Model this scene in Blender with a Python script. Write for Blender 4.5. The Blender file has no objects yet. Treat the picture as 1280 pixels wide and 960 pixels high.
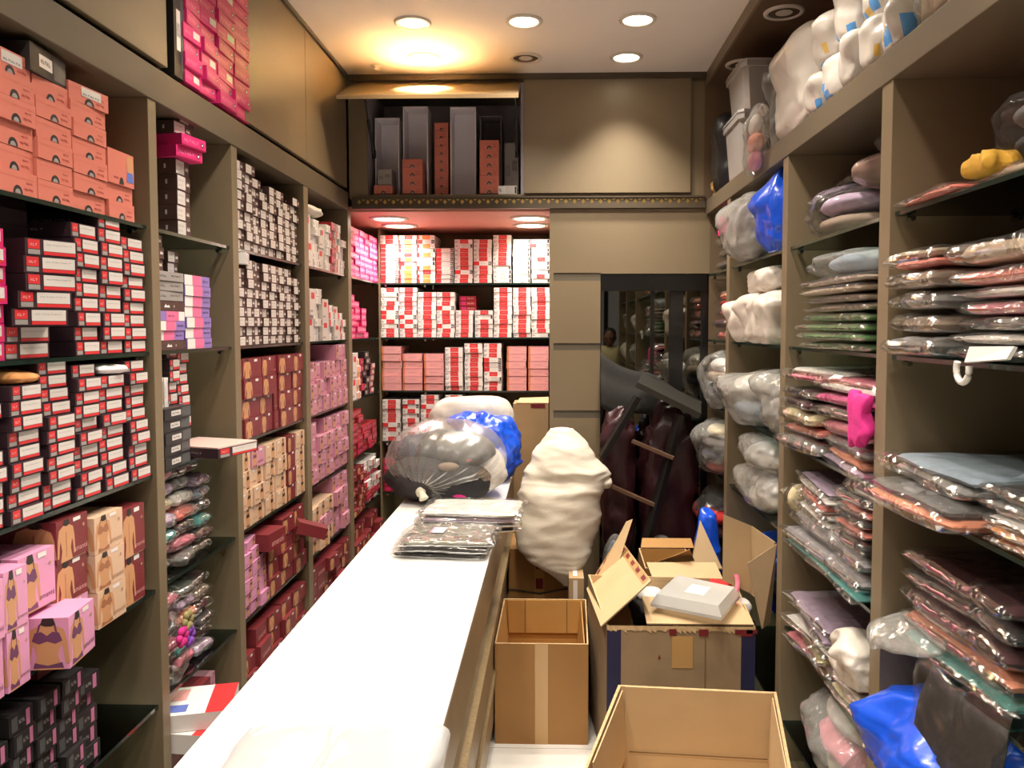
import bpy, math, random
from mathutils import Vector, Matrix, noise
random.seed(7)
SC = bpy.context.scene
COL = SC.collection
PI = math.pi

# ------------------------------------------------------------------ camera
H = 1.65                      # eye height
F = 1000.0                    # focal length in pixels of the 1280 px frame
YAW, PITCH = math.atan(.026), math.atan(.053)
CX, CY = 666.0, 461.0         # where the optical axis meets the frame
cd = bpy.data.cameras.new('camera'); cam = bpy.data.objects.new('camera', cd); COL.objects.link(cam)
cam.location = (0, 0, H); cam.rotation_euler = (PI/2 - PITCH, 0, YAW)
cd.sensor_width = 36; cd.lens = 36*F/1280
cd.shift_x = -(CX-640)/1280; cd.shift_y = (CY-480)/1280
cd.clip_start = .02
SC.camera = cam
RM = cam.rotation_euler.to_matrix()
def P(px, py, X=None, Y=None, Z=None):
    """point of the place seen at a photograph pixel, on a plane of known distance"""
    d = RM @ Vector(((px-CX)/F, -(py-CY)/F, -1))
    if Y is not None: t = Y/d.y
    elif X is not None: t = X/d.x
    else: t = (Z-H)/d.z
    return Vector((0, 0, H)) + d*t

# the place
XL, XR, YB = -1.10, .81, 4.31
ZC = 2.98
SH = [1.925, 1.58, 1.24, .915, .585, .24]     # shelf heights, the same on both walls

# --------------------------------------------------------------- materials
def lin(c):
    o = []
    for v in c[:3]:
        v /= 255.0
        o.append(v/12.92 if v <= .04045 else ((v+.055)/1.055)**2.4)
    return (*o, 1)
MATS = {}
def mat(name, rgb, rough=.5, metal=0, coat=0, noise_amt=0, nscale=20, bump=0, bscale=60, ridged=False, spec=.5, emit=None, estr=0):
    if name in MATS: return MATS[name]
    m = bpy.data.materials.new(name); m.use_nodes = True
    nt = m.node_tree; b = nt.nodes['Principled BSDF']
    b.inputs['Base Color'].default_value = lin(rgb); b.inputs['Roughness'].default_value = rough
    b.inputs['Metallic'].default_value = metal; b.inputs['Coat Weight'].default_value = coat
    b.inputs['Coat Roughness'].default_value = .12
    b.inputs['Specular IOR Level'].default_value = spec
    if noise_amt or bump:
        tc = nt.nodes.new('ShaderNodeTexCoord')
    if noise_amt:
        n = nt.nodes.new('ShaderNodeTexNoise'); n.inputs['Scale'].default_value = nscale; n.inputs['Detail'].default_value = 4
        nt.links.new(tc.outputs['Object'], n.inputs['Vector'])
        r = nt.nodes.new('ShaderNodeMapRange'); r.inputs[1].default_value = .3; r.inputs[2].default_value = .7
        r.inputs[3].default_value = 1-noise_amt; r.inputs[4].default_value = 1+noise_amt*.6
        nt.links.new(n.outputs['Fac'], r.inputs[0])
        mx = nt.nodes.new('ShaderNodeVectorMath'); mx.operation = 'SCALE'; mx.inputs[0].default_value = lin(rgb)[:3]
        nt.links.new(r.outputs[0], mx.inputs['Scale']); nt.links.new(mx.outputs[0], b.inputs['Base Color'])
    if bump:
        n2 = nt.nodes.new('ShaderNodeTexNoise'); n2.inputs['Scale'].default_value = bscale; n2.inputs['Detail'].default_value = 5
        if ridged: n2.noise_type = 'RIDGED_MULTIFRACTAL'; n2.inputs['Detail'].default_value = 3
        nt.links.new(tc.outputs['Object'], n2.inputs['Vector'])
        bp = nt.nodes.new('ShaderNodeBump'); bp.inputs['Strength'].default_value = bump; bp.inputs['Distance'].default_value = .01
        nt.links.new(n2.outputs['Fac'], bp.inputs['Height']); nt.links.new(bp.outputs[0], b.inputs['Normal'])
    if emit:
        b.inputs['Emission Color'].default_value = lin(emit); b.inputs['Emission Strength'].default_value = estr
    MATS[name] = m
    return m

def plastic(name, clear=.7, rgb=(235,232,225), rough=.16, bump=.6, bscale=14, gloss=.5):
    """thin crinkled plastic film: part clear, part milky, with a gloss"""
    if name in MATS: return MATS[name]
    m = bpy.data.materials.new(name); m.use_nodes = True
    nt = m.node_tree; nt.nodes.clear(); N = nt.nodes.new; L = nt.links.new
    out = N('ShaderNodeOutputMaterial')
    tr = N('ShaderNodeBsdfTransparent'); tr.inputs[0].default_value = (.93,.93,.92,1)
    df = N('ShaderNodeBsdfDiffuse'); df.inputs[0].default_value = lin(rgb)
    gl = N('ShaderNodeBsdfGlossy'); gl.inputs['Roughness'].default_value = rough; gl.inputs[0].default_value = (.9,.9,.9,1)
    tc = N('ShaderNodeTexCoord')
    n = N('ShaderNodeTexNoise'); n.inputs['Scale'].default_value = bscale; n.inputs['Detail'].default_value = 3; n.noise_type = 'RIDGED_MULTIFRACTAL'; n.inputs['Distortion'].default_value = .4
    L(tc.outputs['Object'], n.inputs['Vector'])
    bp = N('ShaderNodeBump'); bp.inputs['Strength'].default_value = bump; bp.inputs['Distance'].default_value = .015
    L(n.outputs['Fac'], bp.inputs['Height']); L(bp.outputs[0], gl.inputs['Normal']); L(bp.outputs[0], df.inputs['Normal'])
    r = N('ShaderNodeMapRange'); r.inputs[1].default_value = .2; r.inputs[2].default_value = 1.6
    r.inputs[3].default_value = max(0, 1-clear-.06); r.inputs[4].default_value = min(1, 1-clear+.22)
    L(n.outputs['Fac'], r.inputs[0])
    m1 = N('ShaderNodeMixShader'); L(r.outputs[0], m1.inputs[0]); L(tr.outputs[0], m1.inputs[1]); L(df.outputs[0], m1.inputs[2])
    fr = N('ShaderNodeFresnel'); fr.inputs[0].default_value = 1.45; L(bp.outputs[0], fr.inputs[1])
    mu = N('ShaderNodeMath'); mu.operation = 'MULTIPLY'; mu.inputs[1].default_value = gloss*2; mu.use_clamp = True; L(fr.outputs[0], mu.inputs[0])
    m2 = N('ShaderNodeMixShader'); L(mu.outputs[0], m2.inputs[0]); L(m1.outputs[0], m2.inputs[1]); L(gl.outputs[0], m2.inputs[2])
    L(m2.outputs[0], out.inputs[0])
    MATS[name] = m
    return m

def glass(name, tint=(.72,.82,.76), gl=1.0):
    if name in MATS: return MATS[name]
    m = bpy.data.materials.new(name); m.use_nodes = True
    nt = m.node_tree; nt.nodes.clear(); N = nt.nodes.new; L = nt.links.new
    out = N('ShaderNodeOutputMaterial'); tr = N('ShaderNodeBsdfTransparent'); tr.inputs[0].default_value = (*tint,1)
    g = N('ShaderNodeBsdfGlossy'); g.inputs['Roughness'].default_value = .03
    fr = N('ShaderNodeFresnel'); fr.inputs[0].default_value = 1.5
    mu = N('ShaderNodeMath'); mu.operation='MULTIPLY'; mu.inputs[1].default_value = gl; L(fr.outputs[0], mu.inputs[0])
    mx = N('ShaderNodeMixShader'); L(mu.outputs[0], mx.inputs[0]); L(tr.outputs[0], mx.inputs[1]); L(g.outputs[0], mx.inputs[2])
    L(mx.outputs[0], out.inputs[0]); MATS[name] = m
    return m

# ------------------------------------------------------------ mesh builder
class MB:
    def __init__(s): s.v=[]; s.f=[]; s.m=[]; s.mats=[]; s.smooth=[]
    def mi(s, m):
        if m not in s.mats: s.mats.append(m)
        return s.mats.index(m)
    def poly(s, pts, m, smooth=False):
        i = len(s.v); s.v += [tuple(p) for p in pts]; s.f.append(tuple(range(i, i+len(pts)))); s.m.append(s.mi(m)); s.smooth.append(smooth); return s
    def box(s, x0,y0,z0,x1,y1,z1, m, M=None):
        c = [Vector(p) for p in ((x0,y0,z0),(x1,y0,z0),(x1,y1,z0),(x0,y1,z0),(x0,y0,z1),(x1,y0,z1),(x1,y1,z1),(x0,y1,z1))]
        if M is not None: c = [M @ p for p in c]
        i = len(s.v); s.v += [tuple(p) for p in c]
        for q in ((0,3,2,1),(4,5,6,7),(0,1,5,4),(1,2,6,5),(2,3,7,6),(3,0,4,7)):
            s.f.append(tuple(i+k for k in q)); s.m.append(s.mi(m)); s.smooth.append(False)
        return s
    def slab(s, pts, t, m, m2=None):
        """a quad (four corners) thickened by t along its normal"""
        p = [Vector(q) for q in pts]; n = (p[1]-p[0]).cross(p[3]-p[0]).normalized()*t
        q = [a+n for a in p]; k = len(p)
        s.poly(list(reversed(p)), m); s.poly(q, m2 or m)
        for a in range(k):
            b = (a+1) % k; s.poly([p[a], p[b], q[b], q[a]], m)
        return s
    def grid(s, rows, m, close=False, smooth=True, matf=None):
        i = len(s.v); nr, nc = len(rows), len(rows[0])
        for r in rows: s.v += [tuple(p) for p in r]
        for a in range(nr-1):
            for b in range(nc if close else nc-1):
                c = (b+1) % nc
                s.f.append((i+a*nc+b, i+a*nc+c, i+(a+1)*nc+c, i+(a+1)*nc+b)); s.m.append(s.mi(matf(a,b) if matf else m)); s.smooth.append(smooth)
        return s
    def tube(s, pts, r, m, n=8, cap=True):
        pts = [Vector(p) for p in pts]; rows = []
        for k, p in enumerate(pts):
            t = (pts[min(k+1,len(pts)-1)] - pts[max(k-1,0)]).normalized()
            a = t.cross(Vector((0,0,1)) if abs(t.z) < .9 else Vector((1,0,0))).normalized(); b = t.cross(a)
            rr = r[k] if isinstance(r, (list,tuple)) else r
            rows.append([p + a*rr*math.cos(2*PI*j/n) + b*rr*math.sin(2*PI*j/n) for j in range(n)])
        s.grid(rows, m, close=True)
        if cap: s.poly(list(reversed(rows[0])), m); s.poly(rows[-1], m)
        return s
    def disc(s, c, r, m, n=20, up=False, ax=None):
        c = Vector(c)
        pts = [c + Vector((r*math.cos(2*PI*k/n), r*math.sin(2*PI*k/n), 0)) for k in range(n)]
        return s.poly(pts if up else list(reversed(pts)), m)
    def lathe(s, prof, m, c=(0,0,0), n=24, smooth=True):
        c = Vector(c)
        rows = [[c + Vector((r*math.cos(2*PI*k/n), r*math.sin(2*PI*k/n), z)) for k in range(n)] for r, z in prof]
        return s.grid(rows, m, close=True, smooth=smooth)
    def mesh(s, name):
        me = bpy.data.meshes.new(name); me.from_pydata(s.v, [], s.f)
        for m in s.mats: me.materials.append(m)
        me.polygons.foreach_set('material_index', s.m); me.polygons.foreach_set('use_smooth', s.smooth)
        me.update(); return me
    def build(s, name, parent=None, loc=(0,0,0), rot=(0,0,0), bevel=0, kind=None):
        o = bpy.data.objects.new(name, s.mesh(name)); COL.objects.link(o)
        o.location = loc; o.rotation_euler = rot
        if parent: o.parent = parent
        if bevel:
            b = o.modifiers.new('edge','BEVEL'); b.width = bevel; b.segments = 2; b.limit_method = 'ANGLE'
        if kind: o['kind'] = kind
        return o

LABELS = set()
def tag(o, label, cat, group=None, kind=None):
    assert label not in LABELS or group, label
    if label in LABELS: print('DUP LABEL', label)
    assert label not in LABELS, label
    LABELS.add(label)
    n = len(label.split())
    if not 4 <= n <= 16: print('LABEL LEN', n, label)
    o['label'] = label; o['category'] = cat
    if group: o['group'] = group
    if kind: o['kind'] = kind
    return o
def thing(name, label, cat, loc=(0,0,0), rot=(0,0,0), group=None):
    o = bpy.data.objects.new(name, None); COL.objects.link(o); o.location = loc; o.rotation_euler = rot; o.empty_display_size = .05
    return tag(o, label, cat, group)
def struct(name, mb, bevel=0):
    return mb.build(name, kind='structure', bevel=bevel)
def children(o): return [c for c in bpy.data.objects if c.parent is o]

ORD = ['zeroth','first','second','third','fourth','fifth','sixth','seventh','eighth','ninth','tenth','eleventh','twelfth','thirteenth','fourteenth','fifteenth','sixteenth']

# ------------------------------------------------------------- soft shapes
def nz(p, s, seed): return noise.noise(Vector((p[0]*s+seed*7.3, p[1]*s-seed*3.1, p[2]*s+seed*1.7)))
def ridge(p, s, seed):
    a = 1-abs(nz(p, s, seed))*2.2; return a*a*a if a > 0 else 0
def wrinkle(p, freq, seed): return .55*nz(p, freq, seed)+.3*nz(p, freq*2.3, seed+5)+.5*(ridge(p, freq*1.1, seed+9)-.35)

def pillow(mb, w, d, h, m, seed=0, n=14, crumple=.12, ex=5.0, stripes=None, base=0.0, sharp=.32):
    """a folded soft packet lying flat, base at z = base; w along y, d along x"""
    top, bot = [], []
    for a in range(n+1):
        u = math.sin(PI/2*(-1+2*a/n)); ru, rt = [], []
        for b in range(n+1):
            v = math.sin(PI/2*(-1+2*b/n))
            e = (max(0, 1-abs(u)**ex)*max(0, 1-abs(v)**ex))**sharp
            wx = 1+.05*crumple*10*nz((u, v, 0), 1.6, seed+2)
            x = u*d/2*wx; y = v*w/2*(1+.05*crumple*10*nz((u, v, 3), 1.7, seed+4))
            q = (x, y, 0)
            c = wrinkle(q, 14, seed)*crumple*h*.9*(.35+.65*e)
            sag = h*.16*(nz(q, 5, seed+11))
            zt = min(base + h*.45 + h*.52*e + c + sag, base+h)
            zb = base + max(0, h*.45 - h*.46*e + (c*.3 + sag)*(1-e))
            ru.append((x, y, max(zt, zb+.001))); rt.append((x, y, zb))
        top.append(ru); bot.append(rt)
    mb.grid(top, m, matf=stripes)
    mb.grid([list(reversed(r)) for r in bot], m)
    # rim
    def rim(a, b):
        mb.grid([a, b], m)
    rim(bot[0], top[0]); rim(list(reversed(bot[-1])), list(reversed(top[-1])))
    rim([r[0] for r in reversed(bot)], [r[0] for r in reversed(top)]); rim([r[-1] for r in bot], [r[-1] for r in top])
    return mb

def folds(p, freq, seed, st):
    q = Vector((p[0]*st[0], p[1]*st[1], p[2]*st[2]))
    return .75*nz(p, freq*.55, seed)+.42*(.32-abs(nz(q, freq*1.25, seed+4)))*2+.16*(.3-abs(nz(q, freq*3.1, seed+7)))*2
_CR = {}
def crinkle(p, seed, f):
    """long sharp creases in many directions, as in crumpled film"""
    if seed not in _CR:
        r = random.Random(seed*31+5); _CR[seed] = [(Vector((r.gauss(0,1), r.gauss(0,1), r.gauss(0,.7))).normalized(), r.uniform(.6,1.9), r.random()) for _ in range(7)]
    w = Vector((nz(p, f*.5, seed+1), nz(p, f*.5, seed+2), nz(p, f*.5, seed+3)))*.55/f; s = 0
    for d, k, o in _CR[seed]:
        t = (p+w).dot(d)*f*k+o; t -= math.floor(t); s += (abs(t-.5)*2-.5)/k
    return s/3.2
def blob(mb, c, r, m, seed=0, amp=.12, freq=6, nu=44, nv=26, sq=1.0, flat=.88, matf=None, taper=0, pinch=None, st=(1,1,.4), ears=()):
    """a lumpy bag: super-ellipsoid with folds and a flattened underside"""
    c = Vector(c); rows = []
    def pw(t): return math.copysign(abs(t)**sq, t)
    for a in range(nv+1):
        ph = -PI/2+PI*a/nv; row = []
        for b in range(nu):
            th = 2*PI*b/nu
            p = Vector((pw(math.cos(ph))*pw(math.cos(th))*r[0], pw(math.cos(ph))*pw(math.sin(th))*r[1], pw(math.sin(ph))*r[2]))
            dn = p.normalized() if p.length else p; k = 1+amp*(folds(p, freq, seed, st)*.8+crinkle(p, seed, freq*1.0)*1.0+crinkle(p, seed+1, freq*2.3)*.55)
            for e_d, e_a in ears: k += e_a*max(0, (dn.dot(e_d)-.72)/.28)**2.2
            t = 1-taper*(p.z/r[2]*.5+.5)
            q = Vector((p.x*k*t, p.y*k*t, p.z*(1+amp*nz(p, freq, seed+3))))
            if pinch and p.z > r[2]*pinch[0]:
                g = (p.z/r[2]-pinch[0])/(1-pinch[0]); q.x *= 1-.75*g; q.y *= 1-.75*g; q.z += pinch[1]*g
            q.z = max(q.z, -r[2]*flat)
            row.append(c+q)
        rows.append(row)
    mb.grid(rows, m, close=True, matf=matf)
    return mb

def loft(mb, lev, m, seed=0, amp=.02, freq=9, n=48, rows=30, pleat=0, np_=17, sq=.85, matf=None, st=(1,1,.4)):
    """a sack from levels (z, cx, cy, rx, ry), bottom to top, with creases of amp metres"""
    out = []
    K = len(lev)
    for a in range(rows+1):
        t = a/rows*(K-1); i = min(int(t), K-2); f = t-i
        p0, p1, p2, p3 = lev[max(i-1,0)], lev[i], lev[i+1], lev[min(i+2,K-1)]
        L = [.5*(2*p1[k]+(p2[k]-p0[k])*f+(2*p0[k]-5*p1[k]+4*p2[k]-p3[k])*f*f+(3*p1[k]-p0[k]-3*p2[k]+p3[k])*f**3) for k in range(5)]
        row = []
        for b in range(n):
            th = 2*PI*b/n; c, s_ = math.cos(th), math.sin(th)
            c = math.copysign(abs(c)**sq, c); s_ = math.copysign(abs(s_)**sq, s_)
            rx, ry = max(L[3], .002), max(L[4], .002)
            q = Vector((L[1]+rx*c, L[2]+ry*s_, L[0]))
            k = amp*(folds(q, freq, seed, st)) + pleat*math.sin(np_*th+3*nz(q,4,seed))*min(1, .05/rx)
            nn = Vector((c, s_, 0)).normalized()
            row.append(q+nn*k*min(1, rx/.03)+Vector((0,0,amp*.5*nz(q, freq, seed+8) if 0<a<rows else 0)))
        out.append(row)
    mb.grid(out, m, close=True, matf=matf)
    mb.poly(list(reversed(out[0])), m, True); mb.poly(out[-1], m, True)
    return mb

# --------------------------------------------------------- text as geometry
_T = {}
def text_polys(s):
    """triangulated outline of a word, scaled to width 1, base line at 0: (list of polygons, height)"""
    if s in _T: return _T[s]
    cu = bpy.data.curves.new('w', 'FONT'); cu.body = s; cu.resolution_u = 2; cu.fill_mode = 'FRONT'
    o = bpy.data.objects.new('w', cu); COL.objects.link(o)
    dg = bpy.context.evaluated_depsgraph_get(); me = o.evaluated_get(dg).to_mesh()
    vs = [v.co.copy() for v in me.vertices]; ps = [list(p.vertices) for p in me.polygons]
    x0 = min(v.x for v in vs); x1 = max(v.x for v in vs); k = 1/(x1-x0)
    res = ([[((vs[i].x-x0)*k, vs[i].y*k) for i in p] for p in ps], max(v.y for v in vs)*k)
    o.evaluated_get(dg).to_mesh_clear(); bpy.data.objects.remove(o); bpy.data.curves.remove(cu)
    _T[s] = res
    return res
# =============================================================== materials
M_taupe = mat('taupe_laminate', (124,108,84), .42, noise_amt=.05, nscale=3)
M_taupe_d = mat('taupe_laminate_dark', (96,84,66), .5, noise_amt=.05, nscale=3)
M_back = mat('brown_backboard', (104,84,62), .6, noise_amt=.06, nscale=3)
M_groove = mat('grey_groove', (92,84,70), .5)
M_ceil = mat('ceiling_paint', (224,216,206), .85, noise_amt=.02, nscale=4)
M_soffit = mat('brown_soffit', (96,74,54), .5)
M_pinkceil = mat('alcove_ceiling', (214,150,130), .6)
M_wall = mat('plain_wall', (150,128,100), .8, noise_amt=.05)
M_tile = mat('floor_tile', (226,222,214), .25, noise_amt=.05, nscale=5)
M_grout = mat('tile_joint', (150,146,138), .8)
M_glass = glass('shelf_glass')
M_gedge = mat('glass_edge', (26,42,36), .15, coat=.5)
M_chrome = mat('chrome', (210,210,205), .18, metal=1)
M_black = mat('black_plastic', (18,18,18), .45)
M_blackframe = mat('black_frame', (16,14,13), .3, coat=.3)
M_lamp = mat('lamp_lens', (255,246,228), .4, emit=(255,238,208), estr=14)
M_lampw = mat('lamp_lens_warm', (255,230,180), .4, emit=(255,214,140), estr=9)
M_lampoff = mat('lamp_glass_off', (120,104,84), .15, metal=.4)
M_ring = mat('lamp_ring', (206,196,182), .35)
M_gold = mat('gold_stud', (196,164,92), .3, metal=.9)
M_frieze = mat('frieze_band', (74,62,46), .45)

# =============================================================== the shell
YF = -2.35
f = MB(); T = .6
f.box(-1.56, YF-.6, -.06, 1.36, 5.56, -.002, M_grout)
y = YF-.6
ny = 0
while y < 5.5:
    x = -1.5-.1
    while x < 1.3:
        f.box(max(x+.002,-1.56), y+.002, -.01, min(x+T-.002,1.36), min(y+T-.002,5.56), 0, M_tile); x += T
    y += T
struct('floor', f)
c = MB(); c.box(-1.56, YF, ZC, XR, 5.56, ZC+.1, M_ceil); struct('ceiling', c)
# lower brown soffit over the bag shelves
s = MB(); s.box(XR, YF, ZC-.055, 1.36, YB+.02, ZC+.1, M_soffit); s.box(XR-.012, YF, ZC-.06, XR, YB, ZC-.001, M_taupe); struct('ceiling_soffit', s)
w = MB(); w.box(-1.56, YF, 0, -1.515, 5.56, ZC, M_wall); struct('wall_left', w)
w = MB(); w.box(1.285, YF, 0, 1.36, 5.56, ZC, M_back); struct('wall_right', w)
w = MB(); w.box(-1.56, 5.47, 0, 1.36, 5.56, ZC, M_wall); struct('wall_back', w)
# panelled end wall to the right of the alcove, with the mirror opening
xm0 = P(750, 500, Y=YB).x; zm = P(800, 342, Y=YB).z
w = MB()
zz = [0] + [P(720, q, Y=YB).z for q in (523, 513, 438, 429, 351, 341)] + [2.275]
for k in range(7):
    if k % 2 == 0: w.box(.0, YB, zz[k], xm0, YB+.05, zz[k+1], M_taupe)
    else: w.box(.0, YB+.006, zz[k], xm0, YB+.05, zz[k+1], M_groove)
w.box(xm0, YB, zm, XR+.02, YB+.05, 2.275, M_taupe)
w.box(-.02, YB+.02, 0, .0, 5.47, 2.275, M_taupe); w.box(-.022, YB, 0, .0, YB+.02, 2.275, M_taupe)
w.box(XR+.02, YB, 0, 1.285, YB+.05, 2.275, M_back)
w.box(XR-.015, YB, 2.275, 1.285, YB+.05, ZC, M_back)
struct('wall_end', w)
# alcove ceiling
w = MB(); w.box(XL-.4, YB+.06, 2.272, -.022, 5.47, 2.30, M_pinkceil); struct('ceiling_alcove', w)
# dark trim line round the ceiling
t = MB(); t.box(XL, YB-.03, ZC-.03, XR-.012, YB-.002, ZC, M_frieze); struct('trim_1', t)
t = MB(); t.box(XL-.002, YF, ZC-.018, XL+.012, YB-.03, ZC, M_frieze); struct('trim_2', t)

# ---------------------------------------------------- frieze under the overhead cabinet
fr = thing('frieze_rail', 'dark frieze rail with gold diamond studs below the overhead cabinet', 'trim', (0, YB-.02, 2.2765))
b = MB(); b.box(XL+.02, -.005, 0, XR-.01, .018, .018, M_frieze); b.box(XL+.02, .004, .018, XR-.01, .018, .056, M_frieze); b.box(XL+.02, -.004, .056, XR-.01, .018, .064, M_frieze)
b.build('rail', fr)
b = MB(); k = 0
x = XL+.06
while x < XR-.05:
    z = .037; r = .013
    b.poly([(x-r*.8, .0035, z), (x, .0035, z-r), (x+r*.8, .0035, z), (x, .0035, z+r)], M_gold)
    b.poly([(x+.012, .0035, z+r), (x+.023, .0035, z+r*.4), (x+.034, .0035, z+r)], M_gold); x += .046
o = b.build('gold_stud', fr); o['kind'] = 'stuff'; o['label'] = 'row of small gold diamonds'

# ------------------------------------------------------------- shelving units
def upright(par, x0, x1, y0, y1, z1):
    b = MB(); b.box(x0, y0, 0, x1, y1, z1, M_taupe); b.build('upright', par, bevel=.0015)
def shelf(par, x0, x1, y0, y1, z, front=1):
    b = MB(); t = .010
    b.poly([(x0,y0,z),(x1,y0,z),(x1,y1,z),(x0,y1,z)], M_glass); b.poly([(x0,y1,z-t),(x1,y1,z-t),(x1,y0,z-t),(x0,y0,z-t)], M_glass)
    e = [(x0,y0),(x1,y0),(x1,y1),(x0,y1)]
    for k in range(4):
        a, c_ = e[k], e[(k+1)%4]; b.poly([(*a,z-t),(*c_,z-t),(*c_,z),(*a,z)], M_gedge)
    o = b.build('glass_shelf', par)
    for yy, dy in ((y0, 1), (y1, -1)):
        for xx in ((x0+.03, x0+.28) if front < 0 else (x1-.03, x1-.28)):
            cl = MB(); cl.tube([(xx, yy+dy*.0005, z-t-.008), (xx, yy+dy*.03, z-t-.008)], .007, M_chrome, 10); cl.build('shelf_clip', o)
LU = [(.98,1.035), (2.174,2.218), (2.736,2.785), (3.526,3.588), (4.28,4.345)]
un = thing('display_shelving', 'tall taupe wall shelving full of lingerie boxes behind the counter', 'shelving')
for y0, y1 in LU: upright(un, XL-.40, XL, y0, y1, 2.27)
b = MB(); b.box(XL-.413, .98, .0, XL-.40, 5.46, 2.27, M_back); b.build('back_panel', un)
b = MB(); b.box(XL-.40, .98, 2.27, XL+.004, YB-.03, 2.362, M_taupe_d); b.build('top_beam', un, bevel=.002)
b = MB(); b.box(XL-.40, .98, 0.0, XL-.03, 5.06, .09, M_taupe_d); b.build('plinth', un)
LB = [(1.035,2.174), (2.218,2.736), (2.785,3.526), (3.588,4.28), (4.345,5.07)]
for y0, y1 in LB:
    for z in SH: shelf(un, XL-.395, XL-.012, y0+.001, y1-.001, z, 1)
# the shelves at the back of the alcove
YA = 5.07
au = thing('alcove_shelving', 'glass shelves of red and white boxes across the alcove back', 'shelving', (0,0,0))
for z in SH: shelf(au, XL+.002, -.024, YA+.01, 5.46, z, -1)
b = MB(); b.box(XL-.012, YA+.003, .0, XL-.002, 5.46, 2.27, M_taupe); b.build('side_panel', au)

RU = [(.72,.78), (1.966,2.03), (2.82,2.88), (3.73,3.79)]
ru = thing('display_shelving', 'tall taupe wall shelving crammed with plastic bags and packed garments', 'shelving')
for y0, y1 in RU: upright(ru, XR, XR+.45, y0, y1, 2.24)
upright(ru, XR, XR+.45, -1.3, -1.24, 2.24); upright(ru, XR, XR+.45, -.3, -.24, 2.24)
b = MB(); b.box(XR+.45, -1.3, 0, XR+.463, YB-.01, 2.24, M_back); b.build('back_panel', ru)
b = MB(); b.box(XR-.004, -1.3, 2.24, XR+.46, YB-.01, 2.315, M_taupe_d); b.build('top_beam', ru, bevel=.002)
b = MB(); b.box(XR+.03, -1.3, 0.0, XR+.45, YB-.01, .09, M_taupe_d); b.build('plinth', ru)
RB = [(.78,1.966), (2.03,2.82), (2.88,3.73), (3.79,4.295)]
for y0, y1 in [(-1.24,-.3),(-.24,.72)]+RB:
    for z in SH: shelf(ru, XR+.012, XR+.445, y0+.001, y1-.001, z, -1)

# ------------------------------------------------- overhead cupboards, box side
oc = thing('overhead_cupboard', 'long taupe overhead cupboard above the shelving of boxes', 'cupboard', (0,0,0))
b = MB()
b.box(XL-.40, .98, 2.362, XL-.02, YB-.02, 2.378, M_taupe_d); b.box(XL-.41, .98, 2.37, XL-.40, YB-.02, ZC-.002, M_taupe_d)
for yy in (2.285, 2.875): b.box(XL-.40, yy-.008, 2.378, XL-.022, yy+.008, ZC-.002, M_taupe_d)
b.build('carcass', oc)
for y0, y1 in ((.98,1.62), (1.625,2.293), (2.868,3.575), (3.58,YB-.035)):
    b = MB(); b.box(XL-.02, y0, 2.385, XL, y1, ZC-.02, M_taupe); b.build('cupboard_door', oc, bevel=.0015)

# --------------------------------------------------- overhead cabinet, end wall
M_cabin = mat('cabinet_lining', (160,152,160), .6)
zt, zb = P(560, 104, Y=YB).z, P(560, 243, Y=YB).z
xa0, xa1 = P(459, 180, Y=YB).x, P(651, 180, Y=YB).x
xc0, xc1 = P(655, 180, Y=YB).x, P(863, 180, Y=YB).x
ec = thing('overhead_cabinet', 'taupe overhead cabinet on the end wall with one door propped open', 'cabinet', (0,0,0))
b = MB()
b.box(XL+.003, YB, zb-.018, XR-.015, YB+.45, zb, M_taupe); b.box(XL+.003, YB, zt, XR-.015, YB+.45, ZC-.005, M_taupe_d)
b.box(XL+.003, YB, zb, xa0, YB+.45, zt, M_taupe); b.box(xa1, YB, zb, xc0+.01, YB+.45, zt, M_cabin); b.box(xc1, YB, zb, XR-.015, YB+.45, zt, M_taupe)
b.box(xa0, YB+.44, zb, xa1, YB+.45, zt, M_cabin); b.box(xc0, YB+.44, zb, xc1, YB+.45, zt, M_cabin)
b.poly([(xa0+.001,YB+.005,zb),(xa0+.001,YB+.005,zt),(xa0+.001,YB+.44,zt),(xa0+.001,YB+.44,zb)], M_cabin)
b.build('carcass', ec)
b = MB(); b.box(xc0, YB-.02, zb+.002, xc1, YB-.001, zt+.012, M_taupe); b.build('closed_door', ec, bevel=.0015)
M_flap = mat('flap_door', (150,126,92), .3, coat=1.0)
yd = 3.76; zd0 = P(540, 118.5, Y=yd).z
b = MB(); b.slab([(P(420.5,119,Y=yd).x, yd, zd0-.016), (P(648,119,Y=yd).x, yd, zd0-.016), (xa1, YB-.01, zt-.016), (P(441,105,Y=YB).x, YB-.01, zt-.016)], .018, M_flap)
fd = b.build('flap_door', ec, bevel=.0015)
for xx in (xa0+.03, xa1-.02):
    b = MB(); top = Vector((xx, YB-.21, zt-.09)); low = Vector((xx, YB+.03, zb+.22)); mid = (top*.55+low*.45)
    b.tube([top, mid], .004, M_black, 8); b.tube([mid, low], .0085, M_black, 8); b.tube([low+Vector((0,0,-.02)), low+Vector((0,0,.02))], .011, M_black, 8)
    b.build('gas_strut', fd)

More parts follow.
